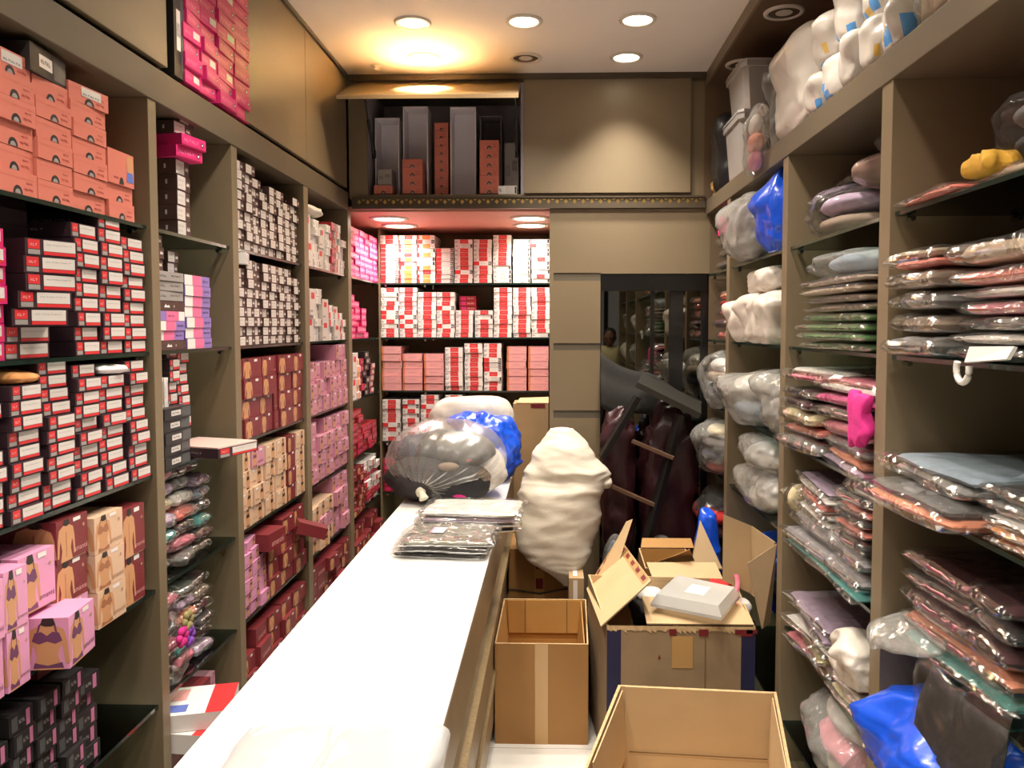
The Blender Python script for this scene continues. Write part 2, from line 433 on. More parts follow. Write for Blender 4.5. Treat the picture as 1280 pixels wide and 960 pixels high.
# ------------------------------------------------------------------ downlights
LIGHTS = []
def downlight(p, lit, label, warm=False, r=.062, power=16, face='down', spread=128, group=None):
    t = thing('ceiling_downlight', label, 'light', p, group=group)
    b = MB(); b.lathe([(r*1.32, 0), (r*1.30, -.006), (r*1.05, -.009), (r*1.0, -.004), (r*.98, .004)], M_ring, n=28); b.build('trim_ring', t)
    b = MB(); b.disc((0,0,-.0035), r*.995, (M_lampw if warm else M_lamp) if lit else M_lampoff, 28); o = b.build('lens', t)
    if not lit:
        b = MB(); b.lathe([(r*.55,-.004),(r*.5,-.0045),(r*.2,-.006),(.001,-.0065)], M_ring, n=16); b.build('reflector', t); return
    o['label'] = 'glowing lens'
    l = bpy.data.lights.new('downlight', 'AREA'); l.shape = 'DISK'; l.size = r*1.9; l.energy = power; l.spread = math.radians(spread)
    l.color = (1, .80, .54) if warm else (1, .92, .81)
    lo = bpy.data.objects.new('downlight_glow', l); COL.objects.link(lo); lo.location = Vector(p)+Vector((0,0,-.012))
ZL = ZC-.0005
downlight(P(516,28,Z=ZL), True, 'warm yellow ceiling downlight in the row nearer the counter front', True, power=7)
downlight(P(655,26,Z=ZL), True, 'white ceiling downlight between the warm one and the outer one', power=9.5)
downlight(P(797,24,Z=ZL), True, 'white ceiling downlight closest to the brown soffit edge', power=9.5)
downlight(P(783,71,Z=ZL), True, 'white ceiling downlight throwing a cone onto the closed cabinet door', power=8, spread=88)
downlight(P(530,72,Z=ZL), True, 'warm ceiling downlight shining onto the propped-open cabinet door', True, power=46, spread=80)
downlight(P(657,72,Z=ZL), False, 'unlit grey ceiling downlight above the overhead cabinet')
downlight(P(980,15,Z=ZC-.0555), False, 'unlit downlight in the brown soffit above the white bags')
downlight(P(928,80,Z=ZC-.0555), False, 'unlit downlight in the brown soffit above the clear bins')
for nm, q, yy in (('outer','front',4.63), ('outer','back',4.95)):
    downlight(Vector((-.95, yy, 2.2715)), True, f'bright alcove ceiling lamp over the pink boxes, {q} of the two', r=.085, power=4.6)
    downlight(Vector((-.14, yy, 2.2715)), True, f'bright alcove ceiling lamp beside the panelled wall, {q} of the two', r=.085, power=4.6)
for j, yy in enumerate((2.35, 1.15, -.1, -1.3)):
    for i, xx in enumerate((-.62, -.1, .42)):
        downlight(Vector((xx, yy, ZL)), True, f'ceiling downlight out of the frame, {ORD[j+1]} row, {ORD[i+1]} across', power=(10.5,9.5,7,6)[j], spread=112)
# sprinkler stub on the ceiling
b = MB(); b.lathe([(.028,0),(.026,-.006),(.012,-.008),(.010,-.02),(.018,-.024),(.001,-.026)], M_ring, n=16)
tag(b.build('ceiling_sprinkler', loc=P(470,82,Z=ZL)), 'small pale sprinkler stub on the ceiling by the cupboards', 'sprinkler')
# world: the dim concourse outside the open shop front
wd = bpy.data.worlds.new('world'); SC.world = wd; wd.use_nodes = True
wd.node_tree.nodes['Background'].inputs[0].default_value = (1, .92, .82, 1); wd.node_tree.nodes['Background'].inputs[1].default_value = .22

# --------------------------------------------------------------------- counter
M_marble = mat('white_marble', (242,240,236), .22, noise_amt=.02, nscale=3, coat=.3)
M_wood = mat('counter_wood', (132,112,84), .4, noise_amt=.12, nscale=9)
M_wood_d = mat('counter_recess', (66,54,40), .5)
M_glit = mat('gold_edge_strip', (140,118,84), .4, metal=.2, noise_amt=.3, nscale=160)
ZT = .85
xl, xr_ = P(348, 807, Z=ZT).x, P(599.8, 740, Z=ZT).x
yf = P(642, 578, Z=ZT).y
ct = thing('shop_counter', 'long white-topped shop counter with a wood-grain front', 'counter', (0,0,0))
b = MB(); b.box(xl, .75, ZT-.012, xr_, yf, ZT, M_marble); b.build('worktop', ct, bevel=.002)
b = MB(); b.box(xl+.01, .76, ZT-.05, xr_-.003, yf-.005, ZT-.012, M_wood); b.build('edge_band', ct)
b = MB(); b.box(xl+.03, .78, .62, xr_-.012, yf-.02, ZT-.05, M_wood)
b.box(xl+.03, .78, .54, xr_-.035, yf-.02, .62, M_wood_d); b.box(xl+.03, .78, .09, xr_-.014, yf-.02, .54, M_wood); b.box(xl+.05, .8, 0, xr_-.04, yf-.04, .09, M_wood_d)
b.build('body', ct)
b = MB(); b.box(xr_-.014, .78, .50, xr_+.004, yf-.02, .54, M_glit); b.build('gold_strip', ct)
b = MB(); b.box(xr_-.014, .78, .27, xr_-.002, yf-.02, .30, M_glit); b.build('gold_strip', ct)

# --------------------------------------------- black-framed mirror on the end wall
M_mirror = mat('dark_mirror', (122,120,112), .02, metal=1)
mr = thing('wall_mirror', 'tall dark mirror in a black frame beside the panelled strip', 'mirror', (0,0,0))
zm1 = P(800, 362, Y=YB).z
b = MB(); b.box(xm0+.005, YB+.036, .02, XR-.01, YB+.045, zm1, M_mirror); b.build('mirror_glass', mr)
b = MB(); b.box(xm0+.002, YB+.004, zm1-.005, XR+.01, YB+.048, zm-.002, M_blackframe)
b.box(xm0+.001, YB+.01, 0, xm0+.006, YB+.045, zm1, M_blackframe); b.box(XR-.014, YB+.01, 0, XR+.015, YB+.048, zm1, M_blackframe)
x5 = P(846, 420, Y=YB).x
b.box(x5-.036, YB+.015, 0.0, x5+.036, YB+.037, zm1, M_blackframe)
x6 = P(816, 420, Y=YB).x; b.box(x6-.009, YB+.02, 0.0, x6+.009, YB+.0365, zm1, M_blackframe)
b.build('frame', mr)
# shop front behind the viewpoint (seen only in the mirror)
sf = thing('storefront', 'black-framed glass shop front facing the concourse', 'shop front', (0,0,0))
for xx in (-1.5, -.75, .1, .72, 1.25):
    b = MB(); b.box(xx-.03, YF-.05, 0, xx+.03, YF, ZC, M_blackframe); b.build('mullion', sf)
b = MB(); b.box(-1.53, YF-.05, 2.3, 1.28, YF, 2.38, M_blackframe); b.box(-1.53, YF-.05, ZC-.1, 1.28, YF, ZC, M_blackframe); b.build('head_rail', sf)
# ====================================================== printed box materials
def bm(n, rgb, r=.42): return mat('print_'+n, tuple(.9*c+.1*g for c, g in zip(rgb, (150,140,136))), r)  # haze put into the colour: every print is mixed with a little grey
C_coral, C_coral2 = bm('coral',(212,116,98)), bm('coral_deep',(205,96,78))
C_ink, C_white, C_paper = bm('ink',(40,34,36)), bm('white',(236,230,226)), bm('paper',(214,206,200))
C_auber, C_black = bm('aubergine',(46,26,34)), bm('black',(28,26,28))
C_red, C_redd = bm('red',(214,40,44)), bm('deep_red',(150,24,34))
C_mag, C_magl = bm('magenta',(216,30,108)), bm('magenta_light',(240,120,160))
C_pink, C_pinkd = bm('pale_pink',(226,150,190)), bm('pink_shade',(196,112,150))
C_mar, C_marl = bm('maroon',(120,34,40)), bm('maroon_light',(150,60,62))
C_cream, C_creamd = bm('cream',(220,182,150)), bm('cream_shade',(180,138,108))
C_skin, C_skind = bm('printed_skin',(206,146,98)), bm('printed_skin_shade',(160,100,66))
C_purple, C_hair = bm('printed_purple',(104,52,92)), bm('printed_hair',(34,22,20))
C_brown, C_brownl = bm('brown',(72,46,42)), bm('brown_light',(112,84,76))
C_lav, C_rose = bm('lavender',(140,112,190)), bm('rose',(236,104,150))
C_grey, C_greyd = bm('grey',(150,144,140)), bm('dark_grey',(72,74,76))
C_mauve, C_mauved = bm('mauve',(206,136,160)), bm('mauve_dark',(110,60,84))
C_orange = bm('orange',(240,140,70)); C_green = bm('dark_green',(40,70,60)); C_blue = bm('print_blue',(90,110,190))
C_salmon, C_salmond = bm('salmon',(232,160,158)), bm('salmon_edge',(214,120,76))

# face painters: each returns [(face, [(u,v)...], material)]; F = front end, N = long side, T = top
def R(f,u0,v0,u1,v1,m): return (f, [(u0,v0),(u1,v0),(u1,v1),(u0,v1)], m)
def marks(f,u0,v0,u1,v1,n,m):
    """a line of small printed characters"""
    out=[]; s=(u1-u0)/n
    for k in range(n):
        a=u0+k*s
        if k%3==1: out += [R(f,a,v0,a+s*.25,v1,m),R(f,a+s*.25,v0,a+s*.7,v0+(v1-v0)*.3,m)]
        elif k%3==2: out += [R(f,a,v1-(v1-v0)*.3,a+s*.7,v1,m),R(f,a+s*.25,v0,a+s*.45,v1,m)]
        else: out += [R(f,a,v0,a+s*.2,v1,m),R(f,a+s*.5,v0,a+s*.7,v1,m),R(f,a,(v0+v1)/2-.1*(v1-v0),a+s*.7,(v0+v1)/2+.1*(v1-v0),m)]
    return out
def halfdisc(f,cu,v,ru,rv,m,n=10): return (f,[(cu+ru*math.cos(PI*k/n), v+rv*math.sin(PI*k/n)) for k in range(n+1)],m)
def disc2(f,cu,cv,ru,rv,m,n=14): return (f,[(cu+ru*math.cos(2*PI*k/n), cv+rv*math.sin(2*PI*k/n)) for k in range(n)],m)
def word(f,s,u0,v0,u1,m,asp=1.0):
    ps,h = text_polys(s); k=(u1-u0)
    return [(f,[(u0+x*k, v0+y*k*asp) for x,y in p],m) for p in ps]
def p_coral(w,d,h): return [halfdisc('F',.5,.02,.12,.36,C_ink),halfdisc('F',.5,.02,.07,.2,C_grey)]+marks('F',.68,.22,.9,.32,5,C_redd)+marks('F',.72,.5,.88,.58,4,C_redd)+[R('F',0,.72,1,.735,C_coral2),disc2('N',.86,.5,.06,.32,C_ink)]
def p_coral_sticker(w,d,h): return p_coral(w,d,h)+[R('F',.3,.42,.8,.92,C_paper)]+marks('F',.34,.5,.76,.6,7,C_ink)
def p_coral_photo(w,d,h): return [halfdisc('F',.5,.02,.09,.22,C_ink),('F',[(.7,.15),(.74,.5),(.7,.8),(.78,.95),(.9,.95),(.97,.8),(.95,.5),(.97,.15)],C_skin),('F',[(.7,.15),(.73,.45),(.95,.45),(.97,.15)],C_blue)]+marks('F',.2,.16,.4,.22,5,C_redd)
def p_black(w,d,h): return [R('F',.05,.4,.27,.94,C_red),R('F',.05,.08,.27,.36,C_grey),R('F',.34,.3,.96,.94,C_paper),R('F',.34,.08,.96,.28,C_red)]+marks('F',.09,.56,.23,.72,3,C_salmon)+marks('F',.4,.66,.9,.72,9,C_grey)+marks('N',.35,.42,.75,.58,9,C_grey)
def p_blackplain(w,d,h): return [R('F',0,.8,1,.82,C_ink)]+marks('N',.3,.42,.75,.58,9,C_grey)
def p_pinklabel(w,d,h): return [R('F',.1,.3,.92,.88,C_paper),R('F',.1,.14,.92,.28,C_red)]+marks('F',.2,.6,.8,.68,7,C_grey)
def torso(f,a,b,bra,hairs=True,k0=0,k1=1):
    S=lambda pts:[(a+(b-a)*x,k0+(k1-k0)*y) for x,y in pts]
    o=[(f,S([(.16,0),(.25,.28),(.17,.5),(.12,.42),(.07,.12),(-.03,.12),(.01,.55),(.09,.78),(.35,.87),(.41,1),(.61,1),(.66,.87),(.92,.78),(1.0,.55),(1.04,.12),(.94,.12),(.89,.42),(.84,.5),(.76,.28),(.86,0)]),C_skin)]
    if bra:
        o+=[(f,S([(.12,.56),(.3,.5),(.5,.55),(.5,.66),(.36,.74),(.2,.72)]),bra),(f,S([(.5,.55),(.7,.5),(.88,.56),(.8,.72),(.64,.74),(.5,.66)]),bra),
            (f,S([(.24,.72),(.3,.74),(.36,.9),(.3,.88)]),bra),(f,S([(.7,.74),(.76,.72),(.72,.88),(.66,.9)]),bra),(f,S([(.14,.03),(.9,.03),(.86,.14),(.5,.08),(.18,.14)]),bra)]
    else: o+=[(f,S([(.48,.1),(.52,.1),(.52,.7),(.48,.7)]),C_skind)]
    if hairs: o+=[(f,S([(.34,.88),(.4,1),(.66,1),(.72,.88),(.62,.84),(.46,.84)]),C_hair)]
    return o
def p_amante(ink,bra,sticker=True,ring=C_creamd):
    def g(w,d,h):
        o=torso('F',.03,.56,bra)+word('F','amanté',.54,.14,.97,ink,w/h)+[disc2('F',.86,.72,.035,.035*w/h,ring)]
        if sticker: o+=[R('F',.52,.88,.76,.97,C_white)]
        return o+[R('F',.1,-.0,.9,.012,C_creamd)]+[disc2('N',.2,.7,.05,.05*d/h,ring),disc2('N',.2,.7,.035,.035*d/h,K['apink'][2] if bra is C_purple else ring)]+torso('N',.5,.98,bra)
    return g
def p_brown(w,d,h): return [R('F',.02,.06,.62,.95,C_paper)]+marks('F',.08,.6,.5,.72,6,C_grey)+marks('F',.08,.28,.4,.36,5,C_grey)+[('F',[(.68,.4),(.76,.7),(.8,.52),(.88,.66),(.92,.38)],C_paper),('N',[(.55,.35),(.62,.72),(.66,.5),(.74,.6),(.78,.32),(.66,.4)],C_white),R('N',.88,.35,.9,.65,C_paper)]
def p_maghead(w,d,h): return marks('F',.1,.36,.7,.66,6,C_magl)+[disc2('F',.84,.5,.06,.06*w/h,C_ink),disc2('F',.84,.5,.03,.03*w/h,C_white),R('F',0,.05,1,.1,C_redd)]+marks('N',.3,.4,.7,.55,6,C_magl)
def p_magstick(w,d,h): return [R('F',.55,.3,.92,.8,C_paper)]+marks('F',.1,.35,.45,.55,5,C_magl)
def p_lav(w,d,h): return [R('F',0,0,.3,1,C_white),R('F',.3,0,.66,1,C_rose),R('F',0,.0,1,.02,C_grey)]+marks('F',.72,.4,.94,.6,4,C_ink)
def p_lavr(w,d,h): return [R('F',.0,0,.34,1,C_lav),R('F',.34,0,.78,1,C_rose)]+marks('F',.4,.4,.62,.6,4,C_ink)
def p_grey(w,d,h): return marks('F',.55,.5,.9,.68,6,C_ink)+marks('F',.1,.4,.4,.6,5,C_greyd)+[R('F',0,.0,1,.05,C_greyd)]
def p_brownwide(w,d,h): return [('F',[(.3,.35),(.36,.72),(.4,.5),(.46,.62),(.5,.35)],C_white),R('F',.62,.4,.65,.6,C_paper)]
def p_greyblack(w,d,h): return [R('F',.24,.3,.6,.75,C_paper),R('F',.64,.1,.98,.9,C_greyd)]+marks('F',.28,.45,.55,.6,5,C_ink)
def p_stripe(w,d,h): return marks('F',.03,.25,.2,.75,3,C_greyd)+[R('F',.3,.04,.76,.96,C_red)]+marks('F',.4,.4,.66,.56,4,C_salmon)
def p_stripe2(w,d,h): return [R('F',.0,.04,.3,.96,C_red),R('F',.82,.1,.98,.9,C_ink)]+marks('F',.84,.3,.97,.7,2,C_white)+marks('F',.4,.4,.7,.5,5,C_grey)
def p_stripe3(w,d,h): return [R('F',.3,.04,.74,.96,C_orange),R('F',.0,.04,.12,.96,C_red)]+marks('F',.8,.3,.96,.7,3,C_grey)
def p_stripe4(w,d,h): return [R('F',.4,.04,.84,.96,C_paper),R('F',.04,.1,.2,.9,C_white)]+marks('F',.05,.3,.2,.7,2,C_ink)+[R('F',.88,.1,.98,.9,C_ink)]
def p_salmon(w,d,h): return [R('F',0,0,.1,1,C_salmond),disc2('F',.92,.25,.02,.02*w/h,C_ink),R('F',0,.9,1,.93,C_pinkd)]+marks('F',.3,.45,.7,.55,6,C_pinkd)
def p_mag5(w,d,h): return [R('F',.1,.2,.55,.8,C_magl)]+marks('F',.62,.35,.92,.65,4,C_white)
def p_whitered(w,d,h): return [R('F',.25,.62,.75,.86,C_red),R('F',.1,.12,.5,.2,C_grey),R('F',.0,.0,.03,1,C_creamd)]
def p_mauve(w,d,h): return torso('F',.06,.4,C_mauved)+marks('F',.5,.2,.9,.3,6,C_mauved)+[R('F',.58,.84,.8,.95,C_white)]
def p_cream(w,d,h): return torso('F',.5,.82,C_hair)+marks('F',.1,.2,.42,.3,5,C_creamd)+[R('F',.1,.8,.3,.92,C_white)]
def p_maroonS(w,d,h): return torso('F',.04,.42,None)+word('F','amanté',.46,.16,.94,C_marl,w/h)+[R('F',.6,.82,.76,.95,C_white)]
def p_maroonside(w,d,h): return word('F','amanté',.2,.2,.86,C_salmon,w/h)+[R('F',0,.0,1,.03,C_redd)]
def p_pinkS(w,d,h): return torso('F',.6,.95,C_purple)+marks('F',.1,.2,.5,.3,6,C_pinkd)+[R('F',0,.93,1,.96,C_pinkd)]
def p_crim(w,d,h): return [R('F',.1,.15,.4,.85,C_mag)]+marks('F',.5,.35,.9,.65,4,C_salmon)
def p_wrapd(w,d,h): return [R('F',.1,.15,.35,.85,C_greyd),R('F',.7,.1,.86,.9,C_pinkd)]+marks('F',.4,.4,.65,.6,5,C_grey)+marks('N',.3,.3,.7,.6,6,C_greyd)
def p_none(w,d,h): return [R('F',0,.88,1,.9,C_ink)]

# kind: (object name, words of the label, base colour, painter)
K = {
 'coral': ('coral_lingerie_box','coral pink box with half-round emblem',C_coral,p_coral),
 'coralsticker': ('coral_lingerie_box','coral pink box with white sticker',C_coral,p_coral_sticker),
 'coralphoto': ('coral_lingerie_box','taller coral box with printed figure',C_coral,p_coral_photo),
 'black': ('black_lingerie_box','black box with red-white end label',C_auber,p_black),
 'plain': ('plain_dark_box','unlabelled aubergine box',C_auber,p_blackplain),
 'pinklabel': ('magenta_lingerie_box','magenta box with white label',C_mag,p_pinklabel),
 'apink': ('pink_bra_box','pale pink bra box with printed torso',C_pink,p_amante(C_mauved,C_purple)),
 'amar': ('maroon_bra_box','maroon bra box with printed back',C_mar,p_amante(C_salmon,None)),
 'acream': ('cream_bra_box','cream bra box with printed torso',C_cream,p_amante(C_creamd,C_skind)),
 'brown': ('brown_lingerie_box','brown box with white end label',C_brown,p_brown),
 'maghead': ('magenta_flat_box','magenta flat box with printed lettering',C_mag,p_maghead),
 'magstick': ('magenta_flat_box','magenta flat box with paper sticker',C_mag,p_magstick),
 'lav': ('lavender_lingerie_box','white, rose and lavender box',C_lav,p_lav),
 'lavr': ('lavender_lingerie_box','lavender and rose striped box',C_white,p_lavr),
 'grey': ('grey_lingerie_box','grey printed box',C_grey,p_grey),
 'brownwide': ('brown_lingerie_box','wide brown box with white logo',C_brown,p_brownwide),
 'greyblack': ('grey_black_box','grey-black box with white label',C_black,p_greyblack),
 'stripe': ('red_white_box','white box with red centre band',C_white,p_stripe),
 'stripe2': ('red_white_box','white box with red edge band',C_white,p_stripe2),
 'stripe3': ('red_white_box','white box with orange centre band',C_white,p_stripe3),
 'stripe4': ('red_white_box','plain white box with dark marks',C_white,p_stripe4),
 'salmon': ('salmon_lingerie_box','salmon pink box with tan edge',C_salmon,p_salmon),
 'mag5': ('magenta_lingerie_box','bright magenta box',C_mag,p_mag5),
 'whitered': ('white_lingerie_box','upright white box with red patch',C_paper,p_whitered),
 'mauve': ('mauve_bra_box','mauve bra box with printed figure',C_mauve,p_mauve),
 'cream': ('cream_bra_box','beige bra box with printed figure',C_cream,p_cream),
 'maroon': ('maroon_bra_box','maroon bra box with printed figure',C_mar,p_maroonS),
 'maroonside': ('maroon_bra_box','maroon bra box turned lettered side out',C_mar,p_maroonside),
 'pinks': ('pink_bra_box','pink bra box with printed figure',C_pink,p_pinkS),
 'crim': ('crimson_lingerie_box','crimson box with pink label',C_redd,p_crim),
 'wrapd': ('wrapped_dark_box','dark film-wrapped box',C_black,p_wrapd),
 'redtop': ('red_white_box','white packet box with red and blue printed top',C_white,lambda w,d,h:[R('T',.0,.0,1,.28,C_red),R('T',.1,.5,.35,.75,C_blue),R('T',.5,.55,.9,.85,C_salmon),R('T',0,.86,1,1,C_red),R('F',.05,.2,.3,.8,C_red)]+marks('F',.4,.3,.9,.6,6,C_redd)),
 'marflat': ('maroon_flat_box','flat dark maroon box',C_mar,p_none),
}
_bx = {}
def box_mesh(kind, w, d, h):
    """box with base at z = 0, front end facing +x, width along y"""
    key = (kind, round(w,3), round(d,3), round(h,3))
    if key in _bx: return _bx[key]
    nm, _l, base, pf = K[kind]; b = MB(); x0, x1, y0, y1 = -d/2, d/2, -w/2, w/2
    e = min(.0015, h*.06)
    b.box(x0, y0, 0, x1, y1, h, base)
    layer = {}; last = {}
    for f, pts, m in pf(w, d, h):
        layer[f] = layer.get(f,0)+(last.get(f) is not m); last[f] = m; z = .0003 + layer[f]*.00012
        if f == 'F': q = [(x1+z, y0+u*w, v*h) for u, v in pts]
        elif f == 'N': q = [(x0+u*d, y0-z, v*h) for u, v in pts]
        else: q = [(x1-v*d, y0+u*w, h+z) for u, v in pts]
        b.poly(q, m)
    me = b.mesh(nm); _bx[key] = me
    return me
def put(kind, label, loc, w, d, h, rz=0, rx=0, ry=0, group=None):
    o = bpy.data.objects.new(K[kind][0], box_mesh(kind, w, d, h)); COL.objects.link(o)
    o.location = loc; o.rotation_euler = (rx, ry, rz)
    return tag(o, label, 'box', group)
def stack(side, a0, a1, z, kinds, n, h, d, place, si, front=None, jit=.006, rot=1.0, gap=.0012, inset=0, start=0, zoff=0, ang=0):
    """n boxes piled up; kinds is one kind or a list cycled from the bottom"""
    w = abs(a1-a0)-.004; c = (a0+a1)/2
    kinds = [kinds] if isinstance(kinds, str) else kinds
    zz = z+.0006+zoff
    for i in range(n):
        k = kinds[i % len(kinds)]; lab = f"{K[k][1]}, {ORD[i+1+start]} up in {ORD[si]} stack, {place}"
        dj = random.uniform(-jit, jit); r = math.radians(random.uniform(-rot, rot)); cj = random.uniform(-1,1)*.0012
        if side == 'L': loc = ((XL-.014 if front is None else front)-inset-d/2+dj, c+cj, zz); rz = r+ang
        elif side == 'B': loc = (c+cj, (YA+.014 if front is None else front)+inset+d/2+dj, zz); rz = -PI/2+r+ang
        put(k, lab, loc, w, d, h, rz, group=f"{K[k][1]}es in {place}" if False else f"boxes in {place}")
        zz += h+gap
    return zz
def yl(px, py): return P(px, py, X=XL).y

# ------------------------------------------------ first bay (orange-topped)
B1 = 'coral bay'
pl = f'top shelf, {B1}'
ys = [yl(q, 200) for q in (-40, 2, 53, 97, 139)]+[yl(173,235)]
stack('L', ys[0], ys[1], SH[0], 'coral', 6, .046, .24, pl, 1, ang=.02)
stack('L', ys[1], ys[2], SH[0], ['coral']*5+['coralsticker'], 6, .0475, .24, pl, 2)
z = stack('L', ys[2], ys[3], SH[0], 'coral', 6, .0435, .24, pl, 3)
put('greyblack', 'open-topped dark grey box with paper label above the coral boxes', (XL-.135, (ys[2]+ys[3])/2-.02, z), .15, .24, .06, .10)
z = stack('L', ys[3], ys[4], SH[0], 'coral', 6, .0405, .24, pl, 4)
put('coralsticker', 'coral box lying askew on top of its stack with white sticker', (XL-.12, (ys[3]+ys[4])/2+.012, z), .14, .22, .042, -.10)
z = stack('L', ys[4], ys[5], SH[0], 'coral', 2, .042, .24, pl, 5)
put('coralphoto', 'tall coral box printed with a figure beside the upright', (XL-.13, (ys[4]+ys[5])/2, z), ys[5]-ys[4]-.006, .24, .085, 0)
# second shelf
pl = f'second shelf, {B1}'
y_ = [yl(q, 380) for q in (-34, 14)]
stack('L', y_[0], y_[1], SH[1], 'pinklabel', 7, .037, .24, pl, 1, front=XL-.01)
y2 = [yl(q, 420) for q in (15, 72)]
z = stack('L', y2[0], y2[1], SH[1], 'black', 2, .034, .25, pl, 2)
yb = (yl(16,340), yl(73,340))
for i in range(5):
    put('black', f"black box pulled askew, {ORD[i+3]} up beside the magenta labels", (XL-.075+random.uniform(-.012,.012), yb[0]+.10+.004*i, z+i*.0365), .115, .24, .0355, -.42+random.uniform(-.06,.06))
stack('L', y_[0]+.02, yb[1]-.03, SH[1], 'plain', 4, .034, .14, pl, 6, inset=.235, zoff=.19)
stack('L', yl(60,380), yl(100,380), SH[1], 'plain', 9, .036, .2, pl, 3, inset=.1)
stack('L', yl(100.5,380), yl(131,380), SH[1], 'black', 9, .0335, .25, pl, 4)
stack('L', yl(131.5,380), yl(160,380), SH[1], 'black', 10, .0335, .25, pl, 5)
stack('L', yl(160.5,380), yl(188,380), SH[1], 'black', 9, .0325, .25, pl, 7)
# third shelf
pl = f'third shelf, {B1}'
q3 = [(-32,13,9),(17.5,58.5,9),(62.5,98.5,11),(101.5,132.5,10),(134.5,164.5,9),(167,191,10)]
zt3 = []
for i, (a, b_, n) in enumerate(q3):
    zt3.append(stack('L', yl(a,560), yl(b_,560), SH[2], 'black', n, .0308 if n != 11 else .029, .25, pl, i+1, jit=.009, rot=2.0))
b = MB(); pillow(b, .11, .16, .03, mat('orange_cloth',(206,140,84),.9,noise_amt=.2), 3, crumple=.4)
tag(b.build('folded_garment', loc=(XL-.09, yl(40,470), zt3[1]), rot=(0,0,.2)), 'tan and orange folded garment lying on top of black boxes', 'garment')
b = MB(); pillow(b, .09, .12, .026, mat('white_print_paper',(226,214,212),.6,noise_amt=.1), 8, crumple=.5)
tag(b.build('crumpled_packet', loc=(XL-.07, yl(150,470), zt3[4]), rot=(0,0,-.2)), 'crumpled white and red packet on top of the fifth black stack', 'packet')
# fourth shelf: the big bra boxes
pl = f'fourth shelf, {B1}'
stack('L', yl(-50,740), yl(-3,740), SH[3], 'apink', 2, .118, .2, pl, 1, front=XL+.01, jit=.003)
stack('L', yl(-2,740), yl(29,740), SH[3], 'apink', 2, .122, .2, pl, 2, front=XL+.012, jit=.003)
z = stack('L', yl(31,740), yl(77,740), SH[3], 'apink', 1, .124, .2, pl, 3, front=XL-.15, jit=.003)
stack('L', yl(31,740), yl(77,740), SH[3], 'apink', 1, .124, .2, pl, 3, front=XL-.012, jit=.003, start=1, zoff=z-SH[3]-.0006)
z = stack('L', yl(79,740), yl(119,740), SH[3], 'apink', 1, .10, .2, pl, 4, jit=.003)
stack('L', yl(79,740), yl(119,740), SH[3], 'amar', 2, .096, .2, pl, 4, jit=.003, zoff=z-SH[3]-.0006, start=1)
stack('L', yl(121,740), yl(158,740), SH[3], 'acream', 3, .09, .2, pl, 5, jit=.003, front=XL-.002)
stack('L', yl(159.5,740), yl(189,740), SH[3], 'amar', 2, .128, .2, pl, 6, jit=.003)
o = put('apink', 'pale pink bra box jutting out over the shelf edge, turned on its side', (XL-.03, 1.705, SH[3]+.001), .125, .17, .112, .14)
# fifth shelf: dark film-wrapped boxes
pl = f'fifth shelf, {B1}'
for i, (a, b_, n) in enumerate([(-60,-22,4),(-20,16,5),(18,48,6),(50,78,6),(80,108,6),(110,138,5)]):
    stack('L', yl(a,850), yl(b_,850), SH[4], 'wrapd', n, .043, .22, pl, i+1, jit=.012, rot=3, inset=.0 if i<5 else .02)
stack('L', yl(80,850), yl(128,850), SH[4], 'marflat', 1, .05, .2, pl, 7, zoff=.268, inset=.05)
pl = f'bottom shelf, {B1}'
for i, (a, b_, n) in enumerate([(20,55,5),(58,95,6),(98,135,6),(136,165,5)]):
    stack('L', yl(a,1000), yl(b_,1000), SH[5], 'wrapd', n, .043, .22, pl, i+1, jit=.012, rot=3)

# ------------------------------------------------------------- narrow bay
B2 = 'narrow bay'
pl = f'top shelf, {B2}'
ya, yb = 2.395, 2.485
z = stack('L', ya, yb, SH[0], 'brown', 5, .0445, .3, pl, 1, front=XL-.03, jit=.003)
for i in range(2):
    put('maghead', f'magenta flat box jutting out of the brown pile, {("lower","upper")[i]} of two', (XL-.15+.01*i, (ya+yb)/2+.02, z), .12, .3, .034, -.22+.05*i); z += .0355
for i in range(3):
    put('brown', f'brown box lying askew above the magenta boxes, {ORD[i+1]} of three', (XL-.17, (ya+yb)/2+.012*i, z), .09, .3, .036, -.12+.1*i); z += .0372
stack('L', 2.245, 2.385, SH[0], 'brownwide', 5, .046, .2, pl, 2, front=XL-.15)
pl = f'second shelf, {B2}'
z = stack('L', 2.225, 2.405, SH[1], ['brownwide','lav','lav','lavr','brownwide','grey','grey','grey'], 8, .0275, .28, pl, 1, front=XL-.02, jit=.004)
stack('L', 2.23, 2.31, z, 'brown', 3, .033, .25, pl, 2, front=XL-.03)
z = stack('L', 2.41, 2.59, SH[1], 'lav', 7, .0315, .28, pl, 3, front=XL-.02, jit=.003)
stack('L', 2.39, 2.46, z, 'brown', 2, .033, .25, pl, 4, front=XL-.06)
pl = f'third shelf, {B2}'
z = stack('L', 2.222, 2.385, SH[2], 'greyblack', 5, .034, .26, pl, 1, front=XL-.0, jit=.003)
for i in range(2):
    put('stripe4', f'thin white box standing upright on the grey-black pile, {ORD[i+1]} of two', (XL-.12, 2.25+.03*i, z), .022, .2, .085, 0)
stack('L', 2.315, 2.385, z, 'black', 5, .033, .24, pl, 2, inset=.02)
stack('L', 2.395, 2.475, SH[2], 'black', 10, .0318, .25, pl, 3, inset=.03)
fb = put('black', 'flat black box with pinkish lid jutting out from the narrow bay', (XL-.02, 2.55, SH[2]+.0008), .19, .24, .03, -.3)
b = MB(); b.box(-.118,-.093,0,.118,.093,.004,bm('pale_lid',(224,190,180))); b.build('lid', fb, loc=(0,0,.0305))
pl = f'bottom shelf, {B2}'
stack('L', 2.435, 2.55, SH[5], 'marflat', 6, .042, .26, pl, 1, inset=.02)
